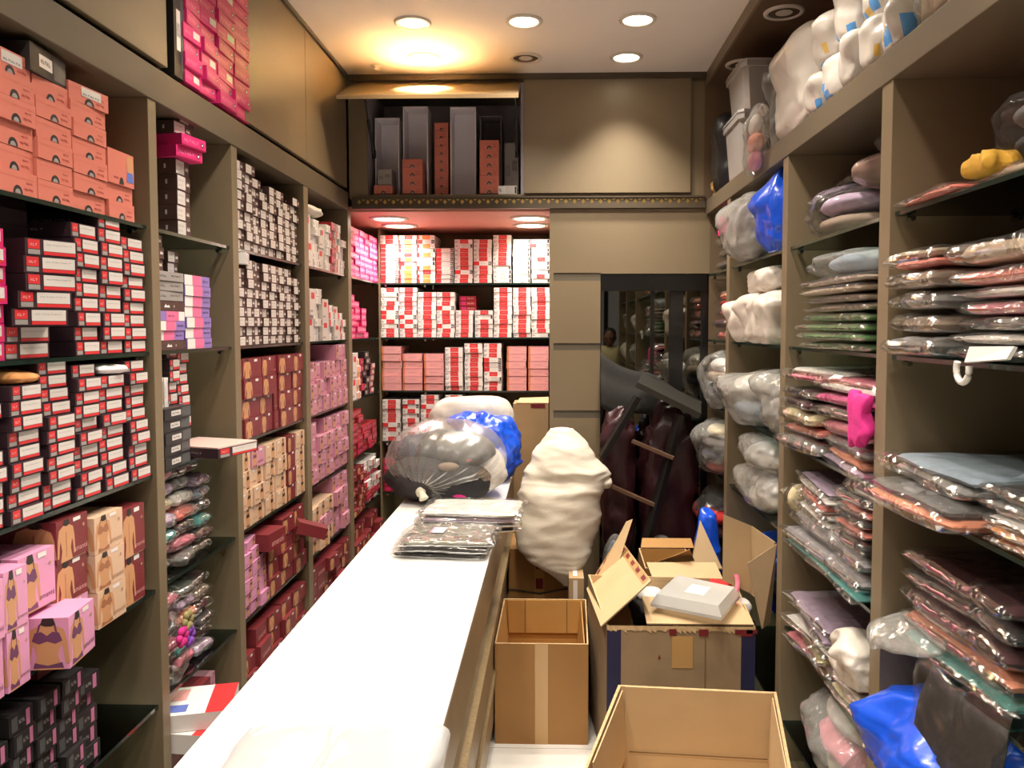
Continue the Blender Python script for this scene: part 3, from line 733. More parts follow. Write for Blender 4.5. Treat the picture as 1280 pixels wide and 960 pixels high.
z = stack('L', 2.555, 2.66, SH[5], 'mauve', 5, .045, .22, pl, 2, inset=.05)
b = MB()
for i, (lx, ly, dz, a) in enumerate(((XL-.09, 2.36, .0, .12), (XL-.06, 2.30, .0, -.2))):
    pass
put('redtop', 'red and white packet box lying low by the counter, upper one', (XL+.005, 2.335, SH[5]+.232), .19, .25, .05, .25)
put('redtop', 'red and white packet box lying low by the counter, lower one', (XL+.01, 2.325, SH[5]+.172), .19, .25, .058, -.1)
stack('L', 2.235, 2.352, SH[5], 'marflat', 3, .055, .26, pl, 3, inset=.0)

# --------------------------------------------------------------- third bay
B3 = 'brown-box bay'
def uni(y0, y1, n): return [(y0+(y1-y0)*i/n, y0+(y1-y0)*(i+1)/n) for i in range(n)]
for si, ns in ((0,(9,9,8,7,8,8,7,8)), (1,(8,9,9,9,9,9,9,8))):
    pl = f'{("top","second")[si]} shelf, {B3}'
    for i, (a, b_) in enumerate(uni(2.79, 3.522, 8)):
        stack('L', a, b_, SH[si], 'brown', ns[i], .0335, .26, pl, i+1, jit=.007, rot=1.5, inset=.0 if i < 2 else .01)
put('stripe4', 'white box lying tilted on top of the brown piles, second shelf', (XL-.1, 2.85, SH[1]+.2925), .09, .2, .04, .25)
pl = f'third shelf, {B3}'
for i, (a, b_, kk) in enumerate([(2.79,2.835,'maroonside'),(2.838,3.015,'maroon'),(3.02,3.15,'maroon'),(3.155,3.20,'maroonside'),(3.205,3.375,'maroon'),(3.38,3.52,'maroon')]):
    stack('L', a, b_, SH[2], kk, 4, .072, .24, pl, i+1, jit=.008, rot=2)
pl = f'fourth shelf, {B3}'
for i, (a, b_, kk) in enumerate([(2.79,2.905,'cream'),(2.91,3.035,'cream'),(3.04,3.16,'cream'),(3.165,3.28,'cream'),(3.285,3.39,'maroon'),(3.395,3.52,'cream')]):
    stack('L', a, b_, SH[3], [kk]*3+(['mauve'] if i==1 else [kk]), 4 if i < 5 else 4, .068, .24, pl, i+1, jit=.008, rot=2)
pl = f'fifth shelf, {B3}'
for i, (a, b_, kk, n) in enumerate([(2.79,2.875,'pinks',5),(2.88,2.965,'pinks',5),(2.97,3.055,'pinks',4),(3.06,3.19,'maroon',3),(3.195,3.35,'maroon',4),(3.355,3.52,'maroon',4)]):
    stack('L', a, b_, SH[4], kk, n, .047 if kk == 'pinks' else .068, .24, pl, i+1, jit=.01, rot=2.5)
put('pinks', 'pale mauve box lying across the pink piles, fifth shelf', (XL-.12, 2.89, SH[4]+.243), .13, .2, .035, .15)
put('maroonside', 'maroon box lying loose on top, just under the beige rows', (XL-.07, 3.05, SH[4]+.2105), .15, .2, .065, -.12)
put('maroon', 'maroon box slipping out over the shelf edge beside the upright', (XL+.03, 3.42, SH[4]+.16), .1, .13, .05, .5, 0, .35)
pl = f'bottom shelf, {B3}'
for i, (a, b_, kk, n) in enumerate([(2.79,2.92,'maroon',3),(2.925,3.06,'maroonside',4),(3.065,3.20,'maroon',4),(3.205,3.35,'maroon',4),(3.355,3.52,'maroon',4)]):
    stack('L', a, b_, SH[5], kk, n, .066, .24, pl, i+1, jit=.012, rot=3)

# -------------------------------------------------------------- fourth bay
B4 = 'mauve bay'
pl = f'top shelf, {B4}'
for i, (a, b_, kk, n, h) in enumerate([(3.595,3.70,'whitered',2,.12),(3.705,3.80,'stripe4',6,.036),(3.805,3.90,'whitered',2,.1),(3.905,3.99,'stripe4',6,.036),(3.995,4.08,'crim',6,.04),(4.085,4.17,'stripe2',7,.034),(4.175,4.27,'stripe4',5,.034)]):
    stack('L', a, b_, SH[0], kk, n, h, .24, pl, i+1, jit=.01)
b = MB(); pillow(b, .28, .24, .05, mat('white_cloth',(214,206,194),.8,noise_amt=.1), 21, crumple=.4)
tag(b.build('folded_bag', loc=(XL-.13,3.74,SH[0]+.242)), 'crumpled pale bag lying on top of the white boxes', 'bag')
pl = f'second shelf, {B4}'
for i, (a, b_, kk, n, h) in enumerate([(3.595,3.70,'whitered',2,.12),(3.705,3.81,'stripe4',7,.034),(3.815,3.92,'whitered',2,.1),(3.925,4.03,'stripe2',5,.034),(4.035,4.14,'whitered',2,.085),(4.145,4.25,'stripe2',4,.034)]):
    stack('L', a, b_, SH[1], kk, n, h, .24, pl, i+1, jit=.012)
pl = f'third shelf, {B4}'
for i, (a, b_) in enumerate(uni(3.595, 4.275, 6)):
    stack('L', a, b_, SH[2], 'mauve', (3,3,3,3,4,4)[i], .078 if i else .07, .24, pl, i+1, jit=.01, rot=2.5)
pl = f'fourth shelf, {B4}'
for i, (a, b_) in enumerate(uni(3.595, 4.275, 5)):
    stack('L', a, b_, SH[3], 'mauve', (4,3,4,4,4)[i], .07, .24, pl, i+1, jit=.008, rot=2)
pl = f'fifth shelf, {B4}'
for i, (a, b_) in enumerate(uni(3.595, 4.275, 5)):
    stack('L', a, b_, SH[4], ['cream','mauve','cream','mauve'] if i < 3 else 'mauve', (3,3,3,4,4)[i], .072, .24, pl, i+1, jit=.012, rot=4)
pl = f'bottom shelf, {B4}'
for i, (a, b_) in enumerate(uni(3.595, 4.275, 5)):
    stack('L', a, b_, SH[5], 'maroon' if i % 2 == 0 else 'maroonside', 4, .066, .24, pl, i+1, jit=.02, rot=5)

# ------------------------------------------------------- alcove, side shelves
B5 = 'alcove side bay'
pl = f'top shelf, {B5}'
for i, (a, b_) in enumerate(uni(4.36, 5.06, 6)):
    stack('L', a, b_, SH[0], 'mag5', 8, .0335, .24, pl, i+1, jit=.005)
pl = f'second shelf, {B5}'
for i, (a, b_) in enumerate(uni(4.36, 4.83, 4)):
    stack('L', a, b_, SH[1], 'mag5', (7,6,5,1)[i], .034, .24, pl, i+1, jit=.012)
pl = f'third shelf, {B5}'
for i, (a, b_, kk, n, h) in enumerate([(4.36,4.46,'whitered',2,.13),(4.47,4.56,'stripe3',7,.036),(4.57,4.66,'crim',6,.036),(4.67,4.78,'greyblack',7,.036),(4.80,4.92,'black',5,.036)]):
    stack('L', a, b_, SH[2], kk, n, h, .24, pl, i+1, jit=.012)
pl = f'fourth shelf, {B5}'
for i, (a, b_) in enumerate(uni(4.36, 5.0, 5)):
    stack('L', a, b_, SH[3], 'crim', (7,7,4,4,4)[i], .036, .24, pl, i+1, jit=.01)
pl = f'fifth shelf, {B5}'
for i, (a, b_) in enumerate(uni(4.36, 5.04, 5)):
    stack('L', a, b_, SH[4], ['stripe2','crim','stripe4'] if i > 1 else 'maroon', 7, .036, .24, pl, i+1, jit=.02, rot=5)
pl = f'bottom shelf, {B5}'
for i, (a, b_) in enumerate(uni(4.36, 5.04, 5)):
    stack('L', a, b_, SH[5], 'maroon', 4, .062, .24, pl, i+1, jit=.03, rot=6)

# ------------------------------------------------------- alcove, back shelves
BB = 'alcove back'
def xa(px, py=390): return P(px, py, Y=YA).x
pl = f'top shelf, {BB}'
cols = [(475.5,498,'stripe2',11),(498.5,521,'stripe3',11),(521.5,544,'stripe3',11),(545,567,'stripe2',8),(568,591,'stripe',10),(592,615,'stripe',10),(616,639,'stripe4',11),(641,663,'stripe4',10),(664,687,'stripe4',10)]
rr = random.Random(5)
for i, (a, b_, kk, n) in enumerate(cols):
    ks = [kk if rr.random() < .78 else rr.choice(['stripe','stripe2','stripe4']) for _ in range(n)]
    if i == 0: ks = ['stripe2']*9+['stripe']*2
    if i == 6: ks = ['stripe4']*4+['stripe']*7
    stack('B', xa(a), xa(b_), SH[0], ks, n, .0262, .27, pl, i+1, jit=.004)
pl = f'second shelf, {BB}'
cols = [(475.5,498,'mix',11),(498.5,521,'stripe',11),(521.5,545,'stripe',10),(545.5,568,'stripe',10),(569,591,'stripe',6),(593,616,'stripe',6),(617,640,'stripe',11),(641,663.5,'stripe',11),(664,687.5,'stripe',11)]
for i, (a, b_, kk, n) in enumerate(cols):
    ks = [rr.choice(['stripe','stripe2','stripe4']) if kk == 'mix' or rr.random() < .12 else 'stripe' for _ in range(n)]
    stack('B', xa(a), xa(b_), SH[1], ks, n, .0275, .27, pl, i+1, jit=.004)
stack('B', xa(572), xa(594), SH[1], 'crim', 3, .03, .2, pl, 10, inset=.06, zoff=.171)
pl = f'third shelf, {BB}'
cols = [(476,501,'salmon',6,.046),(502,527,'salmon',5,.046),(529,554,'salmon',5,.046),(555.5,578,'stripe',9,.0295),(580,603,'stripe',10,.029),(604.5,627,'stripe',10,.029),(633,658,'salmon',6,.046),(660,686,'salmon',6,.046)]
for i, (a, b_, kk, n, h) in enumerate(cols):
    ks = [kk if kk == 'salmon' or rr.random() < .75 else rr.choice(['stripe4','stripe2']) for _ in range(n)]
    stack('B', xa(a), xa(b_), SH[2], ks, n, h, .27, pl, i+1, jit=.005)
pl = f'fourth shelf, {BB}'
cols = [(476,499,9),(501.5,523,9),(524.5,547,10),(555,577,10),(580,602,9),(605,627,9),(632,655,5),(657,686,5)]
for i, (a, b_, n) in enumerate(cols):
    ks = ['stripe' if rr.random() < .7 else rr.choice(['stripe4','stripe2']) for _ in range(n)]
    stack('B', xa(a), xa(b_), SH[3], ks, n, .0285, .27, pl, i+1, jit=.005)
pl = f'fifth shelf, {BB}'
for i, (a, b_) in enumerate([(476,499),(501.5,523)]):
    stack('B', xa(a), xa(b_), SH[4], 'crim', 6, .034, .27, pl, i+1, jit=.008)

# -------------------------- magenta boxes in the open overhead cupboard
pl = 'open overhead cupboard'
yo = [yl(q, 60) for q in (214, 236, 257, 281, 304)]
put('greyblack', 'black box standing on end in the open overhead cupboard', (XL-.10, (yo[0]+yo[1])/2-.004, 2.379), .068, .2, .26, 0)
for i in range(3):
    z = stack('L', yo[i]+.075, yo[i+1]+.07, 2.3785, ['magstick','maghead','maghead'] if i == 0 else ['maghead','maghead','magstick'], (11,12,11)[i], .042, .24, pl, i+1, jit=.008, rot=4, front=XL+.005)
stack('L', yo[3]+.072, yo[4]+.045, 2.3785, 'maghead', 12, .042, .24, pl, 4, jit=.006, rot=2, front=XL+.004)

# -------------------------------------- contents of the open end cabinet
M_tray = mat('tray_board', (226,220,228), .6); M_tray_d = mat('tray_board_dark', (96,86,92), .6)
def xe(px): return P(px, 200, Y=YB+.1).x
def ze(py): return P(560, py, Y=YB+.1).z
def tray(x0, x1, h, label, m, y=YB+.1, dep=.14):
    b = MB(); t = .006; zb_ = 0; w = x1-x0
    b.box(-w/2, dep-.006, 0, w/2, dep, h, m); b.box(-w/2, 0, 0, -w/2+t, dep-.006, h, m); b.box(w/2-t, 0, 0, w/2, dep-.006, h, m); b.box(-w/2+t, 0, 0, w/2-t, dep-.006, t, m); b.box(-w/2+t, 0, h-t, w/2-t, dep-.006, h, m)
    tag(b.build('storage_tray', loc=((x0+x1)/2, y, zb+.001), bevel=.001), label, 'box')
tray(xe(469), xe(499), ze(147)-zb, 'grey stock tray standing on end by the cabinet hinge side', M_tray)
tray(xe(504), xe(535), ze(133)-zb, 'tall pale stock tray standing behind four coral boxes', M_tray)
tray(xe(563), xe(595), ze(134)-zb, 'tallest pale stock tray standing empty mid-cabinet', M_tray)
tray(xe(600), xe(627), ze(145)-zb, 'dark stock tray standing behind six coral boxes', M_tray_d)
def cstack(x0, x1, n, h, nm, y=YB+.02, d=.12):
    for i in range(n):
        put('coral', f'small coral box, {ORD[i+1]} up {nm}', ((x0+x1)/2, y+d/2, zb+.008+i*(h+.001)), x1-x0-.003, d, h, -PI/2, group='coral boxes in the end cabinet')
cstack(xe(471), xe(494), 1, .045, 'under the grey carton in the open cabinet')
put('grey', 'small grey carton on a coral box in the open cabinet', (xe(484), YB+.09, zb+.055), .075, .12, .085, -PI/2)
cstack(xe(506), xe(531), 4, .045, 'before the second tray of the open cabinet')
cstack(xe(543), xe(560.5), 9, .043, 'between the two tall trays, open cabinet', y=YB+.1)
cstack(xe(601), xe(625), 6, .046, 'before the dark tray of the open cabinet')
put('stripe4', 'small white box at the bottom by the closed door', (xe(635.5), YB+.07, zb+.001), .1, .12, .045, -PI/2)
put('grey', 'tall grey box behind the gas strut in the open cabinet', (xe(639), YB+.19, zb+.001), .075, .1, .30, -PI/2)
# ============================================================ cartons & aisle
M_card = mat('cardboard', (172,144,106), .75, noise_amt=.08, nscale=7)
M_card_in = mat('cardboard_pale', (198,168,126), .75, noise_amt=.06, nscale=7)
M_card_o = mat('cardboard_ochre', (156,112,60), .6, noise_amt=.08, nscale=6)
M_card_oi = mat('cardboard_ochre_inside', (184,136,72), .65, noise_amt=.06, nscale=6)
M_card_b = mat('cardboard_worn', (146,122,92), .75, noise_amt=.14, nscale=9)
M_tape = mat('clear_brown_tape', (186,146,92), .15, coat=.6)
M_navy = mat('navy_print', (30,30,66), .5)
M_redtape = mat('red_tape_print', (112,28,36), .35)
M_rawedge = mat('torn_cardboard', (200,168,124), .9, noise_amt=.25, nscale=60)
M_crease = mat('cardboard_crease', (120,90,54), .8)
def carton(label, cor, zt, mo, mi, t=.006, zb=0, name='cardboard_box'):
    """open box from four floor corners FL, FR, BR, BL and their heights"""
    zt = [zt]*4 if not isinstance(zt, (list,tuple)) else zt
    cx = sum(c[0] for c in cor)/4; cy = sum(c[1] for c in cor)/4
    root = thing(name, label, 'box', (cx, cy, zb))
    b = MB(); n = 4; ctr = Vector((cx, cy, 0))
    inn = []
    for k in range(4):
        c = Vector((*cor[k], 0)); inn.append(c+(ctr-c).normalized()*t*1.6)
    for k in range(4):
        j = (k+1) % 4
        o0, o1, i0, i1 = Vector((*cor[k],0))-ctr, Vector((*cor[j],0))-ctr, inn[k]-ctr, inn[j]-ctr
        u = lambda p, z: (p.x, p.y, z)
        h0, h1 = zt[k]-zb, zt[j]-zb
        b.poly([u(o0,0),u(o1,0),u(o1,h1),u(o0,h0)], mo)
        b.poly([u(i1,t),u(i0,t),u(i0,h0),u(i1,h1)], mi)
        b.poly([u(o0,h0),u(o1,h1),u(i1,h1),u(i0,h0)], M_rawedge)
    b.poly([(*(inn[k]-ctr)[:2], t) for k in range(4)], mi)
    b.poly([((cor[k][0]-cx), (cor[k][1]-cy), 0) for k in (3,2,1,0)], mo)
    b.build('body', root)
    return root, Vector((cx, cy, zb))
def part(root, org, nm, mb, bevel=0):
    mb.v = [tuple(Vector(v)-org) for v in mb.v]
    return mb.build(nm, root, bevel=bevel)
def onquad(q, uvs, off=.0012):
    """points on a quad (p00,p10,p11,p01) at u,v, lifted off it"""
    p = [Vector(a) for a in q]; n = (p[1]-p[0]).cross(p[3]-p[0]).normalized()*off
    return [(p[0]*(1-u)+p[1]*u)*(1-v)+(p[3]*(1-u)+p[2]*u)*v+n for u, v in uvs]
def rect(u0,v0,u1,v1): return [(u0,v0),(u1,v0),(u1,v1),(u0,v1)]

# --- tall ochre box beside the counter
A0, A1, AZ = (-.230,3.08), (.138,3.08), .405
ra, oa = carton('tall open ochre cardboard box standing on the floor against the counter', [A0, A1, (.150,3.60), (-.226,3.60)], AZ, M_card_o, M_card_oi)
fq = [(*A0,0),(*A1,0),(*A1,AZ),(*A0,AZ)]
b = MB(); b.poly(onquad(fq, rect(.43,.0,.57,1)), M_tape); b.poly([(A0[0]+.16,3.08,AZ+.001),(A0[0]+.212,3.08,AZ+.001),(A0[0]+.212,3.12,AZ+.001-.045),(A0[0]+.16,3.12,AZ-.044)], M_tape)
part(ra, oa, 'tape_strip', b)
for nm, q in (('flap', [(-.208,3.587,AZ-.004),(.138,3.587,AZ-.004),(.132,3.578,AZ-.15),(-.202,3.578,AZ-.15)]),
          ('flap', [(-.224,3.10,AZ-.004),(-.220,3.585,AZ-.004),(-.204,3.585,AZ-.17),(-.207,3.10,AZ-.17)]),
          ('flap', [(.124,3.585,AZ-.004),(.121,3.10,AZ-.004),(.104,3.10,AZ-.17),(.109,3.585,AZ-.17)])):
    b = MB(); b.slab(q, .004, M_card_oi); part(ra, oa, nm, b)
b = MB()
for xx in (-.13, .06): b.poly([(xx,3.5765,AZ-.15),(xx+.004,3.5765,AZ-.15),(xx+.004,3.586,AZ-.002),(xx,3.586,AZ-.002)], M_crease)
part(ra, oa, 'crease', b)

# --- big carton with navy corner bands
Bc = [(.198,2.90),(.742,2.90),(.775,3.40),(.150,3.40)]; BZ = [.545,.545,.57,.582]
rb, ob = carton('large worn carton with navy corner bands and open flaps, filled with clothes', Bc, BZ, M_card_b, M_card_in)
fq = [(*Bc[0],0),(*Bc[1],0),(*Bc[1],BZ[1]),(*Bc[0],BZ[0])]
for u0, u1 in ((0,.095),(.905,1)):
    b = MB(); b.poly(onquad(fq, rect(u0,0,u1,.985)), M_navy); part(rb, ob, 'corner_band', b)
b = MB(); rr = random.Random(3)
for k in range(30):
    u = k/30; h = .02+.02*rr.random(); b.poly(onquad(fq, [(u,.985-h*.2),(u+1/30,.985-.03*rr.random()),(u+1/30,1.01),(u,1.01)], .002), M_rawedge)
for u in (.42,.62,.86,.9,.94): b.poly(onquad(fq, rect(u,.965-.025*rr.random(),u+.04+.04*rr.random(),.99), .003), M_redtape)
b.poly(onquad(fq, rect(.44,.72,.58,.94), .0016), M_tape); b.poly(onquad(fq, rect(.66,.5,.668,.95), .0016), M_crease)
b.poly(onquad(fq, [(.345,.78),(.365,.78),(.355,.815)], .002), M_redtape)
part(rb, ob, 'torn_tape', b)
# flaps
def flap(root, org, pts, mo, mi, t=.005, strips=()):
    b = MB(); b.slab(pts, t, mo, mi); o = part(root, org, 'flap', b)
    if strips:
        s = MB()
        for u0,v0,u1,v1,n,dirn in strips:
            s.poly(onquad(pts, rect(u0,v0,u1,v1), t+.0012), M_tape)
            for k in range(n):
                a = (k+.2)/n; c_ = (k+.65)/n
                if dirn == 'u': s.poly(onquad(pts, rect(u0+(u1-u0)*a, v0+(v1-v0)*.25, u0+(u1-u0)*c_, v0+(v1-v0)*.8), t+.002), M_redtape)
                else: s.poly(onquad(pts, rect(u0+(u1-u0)*.25, v0+(v1-v0)*a, u0+(u1-u0)*.8, v0+(v1-v0)*c_), t+.002), M_redtape)
        so = s.build('tape_strip', o); so.data.transform(Matrix.Translation(-org))
    return o
# slab normal must point to the visible side
def planar(a, b_, d, px, py):
    """corner seen at a pixel, on the plane of three corners"""
    n = (Vector(b_)-Vector(a)).cross(Vector(d)-Vector(a)); r = RM @ Vector(((px-CX)/F, -(py-CY)/F, -1)); o = Vector((0,0,H))
    return o + r*((Vector(a)-o).dot(n)/r.dot(n))
lf = [P(752,784,Y=2.90), P(815,727,Y=2.96), P(774,672,Y=3.30), P(734,737,Y=3.39)]
lf[2] = planar(lf[0], lf[1], lf[3], 774, 672)
flap(rb, ob, lf, M_card_b, M_card_in, strips=((.86,.04,.99,.98,6,'v'),(.05,.90,.85,.99,4,'u')))
flap(rb, ob, [(.345,2.905,.552),(.738,2.905,.552),(.735,3.16,.566),(.352,3.16,.566)], M_card_b, M_card_in)
flap(rb, ob, [P(817,727,Y=3.395), P(905,728,Y=3.395), P(894,704,Y=3.52), P(808,704,Y=3.52)], M_card_b, M_card_in)
flap(rb, ob, [P(738,738,Y=3.41), P(770,715,Y=3.42), P(791,649,Y=3.50), P(783,652,Y=3.50)], M_card_b, M_card_in)
flap(rb, ob, [P(903,725,Y=3.21), P(939,742,Y=3.20), P(941,658,Y=3.21), P(904,643,Y=3.22)], M_card_b, M_card)
flap(rb, ob, [P(939,742,Y=3.20), P(963,760,Y=2.96), P(970,678,Y=2.93), P(941,658,Y=3.20)], M_card_b, M_card)
flap(rb, ob, [P(952,786,Y=2.91), P(962,778,Y=2.94), P(970,680,Y=2.92), P(934,704,Y=2.95)], M_card_b, M_card_b)
# clothes in the carton
def fab(n, rgb, r=.85): return mat('cloth_'+n, rgb, r, noise_amt=.18, nscale=22, bump=.3, bscale=50)
F_ = {'white':fab('white',(216,210,204)),'black':fab('black',(30,28,30)),'red':fab('red',(206,40,40)),'pink':fab('pink',(220,120,140)),'grey':fab('grey',(112,108,106)),
      'maroon':fab('maroon',(74,32,38)),'cream':fab('cream',(214,198,160)),'green':fab('green',(70,112,52)),'taupe':fab('taupe',(140,120,104)),'lilac':fab('lilac',(172,150,172)),
      'magenta':fab('magenta',(214,44,134)),'peach':fab('peach',(220,140,110)),'teal':fab('teal',(80,160,156)),'olive':fab('olive',(150,140,90)),'silver':fab('silver',(150,146,150),.4),
      'dark':fab('dark',(52,46,48)),'navy':fab('navy',(44,48,76)),'sand':fab('sand',(176,154,130)),'coral':fab('coral',(206,112,100)),'bluegrey':fab('bluegrey',(150,164,178)),'orange':fab('orange',(222,140,70))}
def garment(col, label, loc, w, d, h, rz=0, tilt=(0,0), seed=1, nm='folded_garment'):
    b = MB(); pillow(b, w, d, h, F_[col], seed, n=10, crumple=.35)
    return tag(b.build(nm, loc=loc, rot=(tilt[0], tilt[1], rz)), label, 'garment')
gl = [('black','black garment in the large carton by its front flap',.40,3.24,.44,.2,.16,.09),('white','white garment lying deep in the large carton',.42,3.30,.505,.16,.12,.04),
      ('maroon','dark maroon garment in the middle of the large carton',.55,3.28,.44,.2,.2,.09),('dark','dark garment under the plastic container',.60,3.20,.44,.2,.18,.08),
      ('red','bright red garment sticking out behind the plastic container',.70,3.33,.53,.09,.07,.05),('white','white garment at the worn side of the large carton',.715,3.16,.50,.14,.06,.07),
      ('black','black and shiny garment tucked beside the standing flap',.705,3.02,.49,.12,.05,.06),('pink','pink garment scrap beside the standing flap',.70,3.10,.53,.05,.04,.04)]
for i, (c, l, x, y, z, w, d, h) in enumerate(gl): garment(c, l, (x, y, z), w, d, h, .3*i, (0,0), 30+i)
b = MB(); b.grid([[P(917+2*math.sin(k*.7),718+k*5,Y=3.2-.012*k)+Vector((dx,0,0)) for dx in (0,.02)] for k in range(8)], F_['pink'])
o = b.build('pink_strap'); so = o.modifiers.new('th','SOLIDIFY'); so.thickness = .003
tag(o, 'pink ribbon strap hanging over the clothes in the large carton', 'strap')
# translucent container lid
M_clearbox = plastic('translucent_plastic', .45, (232,230,224), .22, .1, 4, .5)
q = [P(815,754,Z=.60), P(901,771,Z=.60), P(923,744,Z=.605), P(844,727,Z=.605)]
q = [Vector(p) for p in q]; org = sum(q, Vector())/4
pc = thing('plastic_container', 'translucent plastic container with white label lying on the large carton', 'container', org)
b = MB(); qq = [p-org for p in q]; up = Vector((0,0,.034))
ins = [p*.9 for p in qq]
b.poly([p+up for p in ins], M_clearbox)
for k in range(4):
    j = (k+1)%4; b.poly([qq[k]*1.03+Vector((0,0,-.012)), qq[j]*1.03+Vector((0,0,-.012)), qq[j]*1.03, qq[k]*1.03], M_clearbox); b.poly([qq[k]*1.03, qq[j]*1.03, ins[j]+up, ins[k]+up], M_clearbox)
b.poly([p*1.03+Vector((0,0,-.012)) for p in reversed(qq)], M_clearbox)
b.build('tub', pc, bevel=.002)
b = MB(); b.poly(onquad([p+up for p in ins], rect(.36,.3,.68,.72), .0015), mat('paper_label',(236,230,206),.6)); b.build('label', pc)

# --- front carton cut by the frame
Cc = [(.085,2.16),(.655,2.14),(.752,2.655),(.224,2.695)]
rc, oc_ = carton('open cardboard box in front, its inside seen from above', Cc, .42, M_card, M_card_in, .008)
b = MB(); b.slab([(.247,2.672,.424),(.732,2.634,.424),(.738,2.641,.10),(.242,2.678,.10)], .004, M_card_in); part(rc, oc_, 'flap', b)
b = MB(); b.slab([(.725,2.61,.421),(.645,2.17,.421),(.640,2.17,.2),(.715,2.61,.2)], .004, M_card_in); part(rc, oc_, 'flap', b)
b = MB(); b.slab([(.115,2.2,.421),(.236,2.65,.421),(.250,2.65,.2),(.125,2.2,.2)], .004, M_card_in); part(rc, oc_, 'flap', b)
b = MB(); b.poly([(.26,2.6695,.20),(.72,2.6325,.20),(.72,2.6325,.196),(.26,2.6695,.196)], M_crease); part(rc, oc_, 'crease', b)

# --- carton with red-printed tape under the sack
def closed(label, x0, x1, y0, y1, z0, z1, m, name='cardboard_box'):
    r_ = thing(name, label, 'box', ((x0+x1)/2, (y0+y1)/2, z0)); w, d = (x1-x0)/2, (y1-y0)/2
    b = MB(); b.box(-w,-d,0,w,d,z1-z0,m); b.build('body', r_, bevel=.003); return r_, w, d, z1-z0
rd, w, d, h = closed('taped carton with red printed tape under the white sack', -.225, .085, 3.96, 4.27, 0, .535, M_card_o)
b = MB()
for (a, c_, e, g) in ((.42,.02,.58,.98),(.0,.40,1,.48)):
    b.poly([(-w+2*w*a,-d-.0012,h*c_),(-w+2*w*e,-d-.0012,h*c_),(-w+2*w*e,-d-.0012,h*g),(-w+2*w*a,-d-.0012,h*g)], M_tape)
for k in range(5): b.poly([(-w+2*w*.44,-d-.002,h*(.05+.19*k)),(-w+2*w*.56,-d-.002,h*(.05+.19*k)),(-w+2*w*.56,-d-.002,h*(.15+.19*k)),(-w+2*w*.44,-d-.002,h*(.15+.19*k))], M_redtape)
for u in (.05,.75): b.poly([(-w+2*w*u,-d-.002,h*.41),(-w+2*w*(u+.14),-d-.002,h*.41),(-w+2*w*(u+.14),-d-.002,h*.47),(-w+2*w*u,-d-.002,h*.47)], M_redtape)
b.build('tape_strip', rd)
b = MB(); b.tube([(-w-.004,-d-.004,h*.62),(0,-d-.008,h*.58),(w+.004,-d-.004,h*.63)], .004, mat('twine',(60,54,48),.9), 6); b.build('rope', rd)
rs, w, d, h = closed('small carton with white paper label behind the ochre box', .072, .142, 3.64, 3.90, 0, .49, M_card)
b = MB(); b.poly([(-w+.02,-d+.03,h+.001),(w-.03,-d+.03,h+.001),(w-.03,d-.06,h+.001),(-w+.02,d-.06,h+.001)], C_white); b.poly([(-w+.02,-d-.001,h-.1),(w-.03,-d-.001,h-.1),(w-.03,-d-.001,h-.01),(-w+.02,-d-.001,h-.01)], C_white); b.build('label', rs)
# --- second open carton behind the large one
re_, oe = carton('ochre open carton with a raised flap behind the large worn carton', [(.42,3.62),(.645,3.62),(.65,3.90),(.42,3.90)], [.545,.545,.56,.56], M_card_o, M_card_oi)
flap(re_, oe, [(.63,3.62,.548), P(903,712,Y=3.60), P(875,651,Y=3.76), P(866,692,Y=3.9)], M_card_o, M_card)
flap(re_, oe, [P(812,704,Y=3.62), P(868,700,Y=3.62), P(862,686,Y=3.5), P(842,694,Y=3.52)], M_card_o, M_card_o)
flap(re_, oe, [(.43,3.895,.562),(.69,3.895,.562),(.68,3.93,.60),(.44,3.93,.60)], M_card_o, M_card_oi)
# --- tall carton in the alcove
rt, w, d, h = closed('tall brown carton standing in the alcove behind the counter end', -.245, -.03, 4.82, 5.04, 0, 1.185, M_card)
b = MB(); b.slab([(-w+.02,-d,h),(w,-d,h),(w,-d+.07,h+.03),(-w+.04,-d+.06,h+.025)], .004, M_card_in); b.build('flap', rt)
b = MB(); b.poly([(.0,-d-.001,h-.004),(w-.02,-d-.001,h-.004),(w-.02,-d-.001,h-.03),(.0,-d-.001,h-.03)], M_redtape); b.build('tape_strip', rt)

# ================================================================ on the counter
M_film = plastic('clear_film', .92, (232,230,226), .14, .7, 20, .2)
M_filmw = plastic('milky_film', .74, (220,218,212), .15, .9, 17, .34)
M_cloudy = plastic('cloudy_film', .55, (200,196,188), .16, .9, 15, .36)
M_bluep = mat('blue_plastic', (20,80,210), .28, coat=.4, noise_amt=.12, nscale=8, bump=.9, bscale=15, ridged=True)
LASTP = [None]
def packet(label, loc, w, d, h, cols, rz=0, tilt=(0,0), seed=1, film=None, over=.03, nm='garment_packet', cat='packet', group=None, cr=.16):
    """folded clothes in a clear sleeve; cols = one cloth or several layers"""
    r_ = thing(nm, label, cat, loc, (tilt[0], tilt[1], rz), group)
    cols = [cols] if isinstance(cols, str) else cols; hh = h/len(cols)
    for i, c in enumerate(cols):
        b = MB(); pillow(b, w*(1-.03*i), d*(1-.03*i), hh, F_[c], seed+i, n=10, crumple=cr, base=hh*i*.96+.001, sharp=.2); b.build('folded_garment', r_)
    b = MB(); pillow(b, w+over, d+over*1.2, h+.005, film or M_film, seed+40, n=14, crumple=cr*1.3, ex=6, sharp=.26); b.build('plastic_sleeve', r_)
    LASTP[0] = r_
    return r_
M_packfilm = plastic('pack_film', .25, (226,225,224), .2, .35, 8, .2)
F_['greyolive'] = fab('greyolive',(104,102,90)); F_['snow'] = fab('snow',(222,220,218))
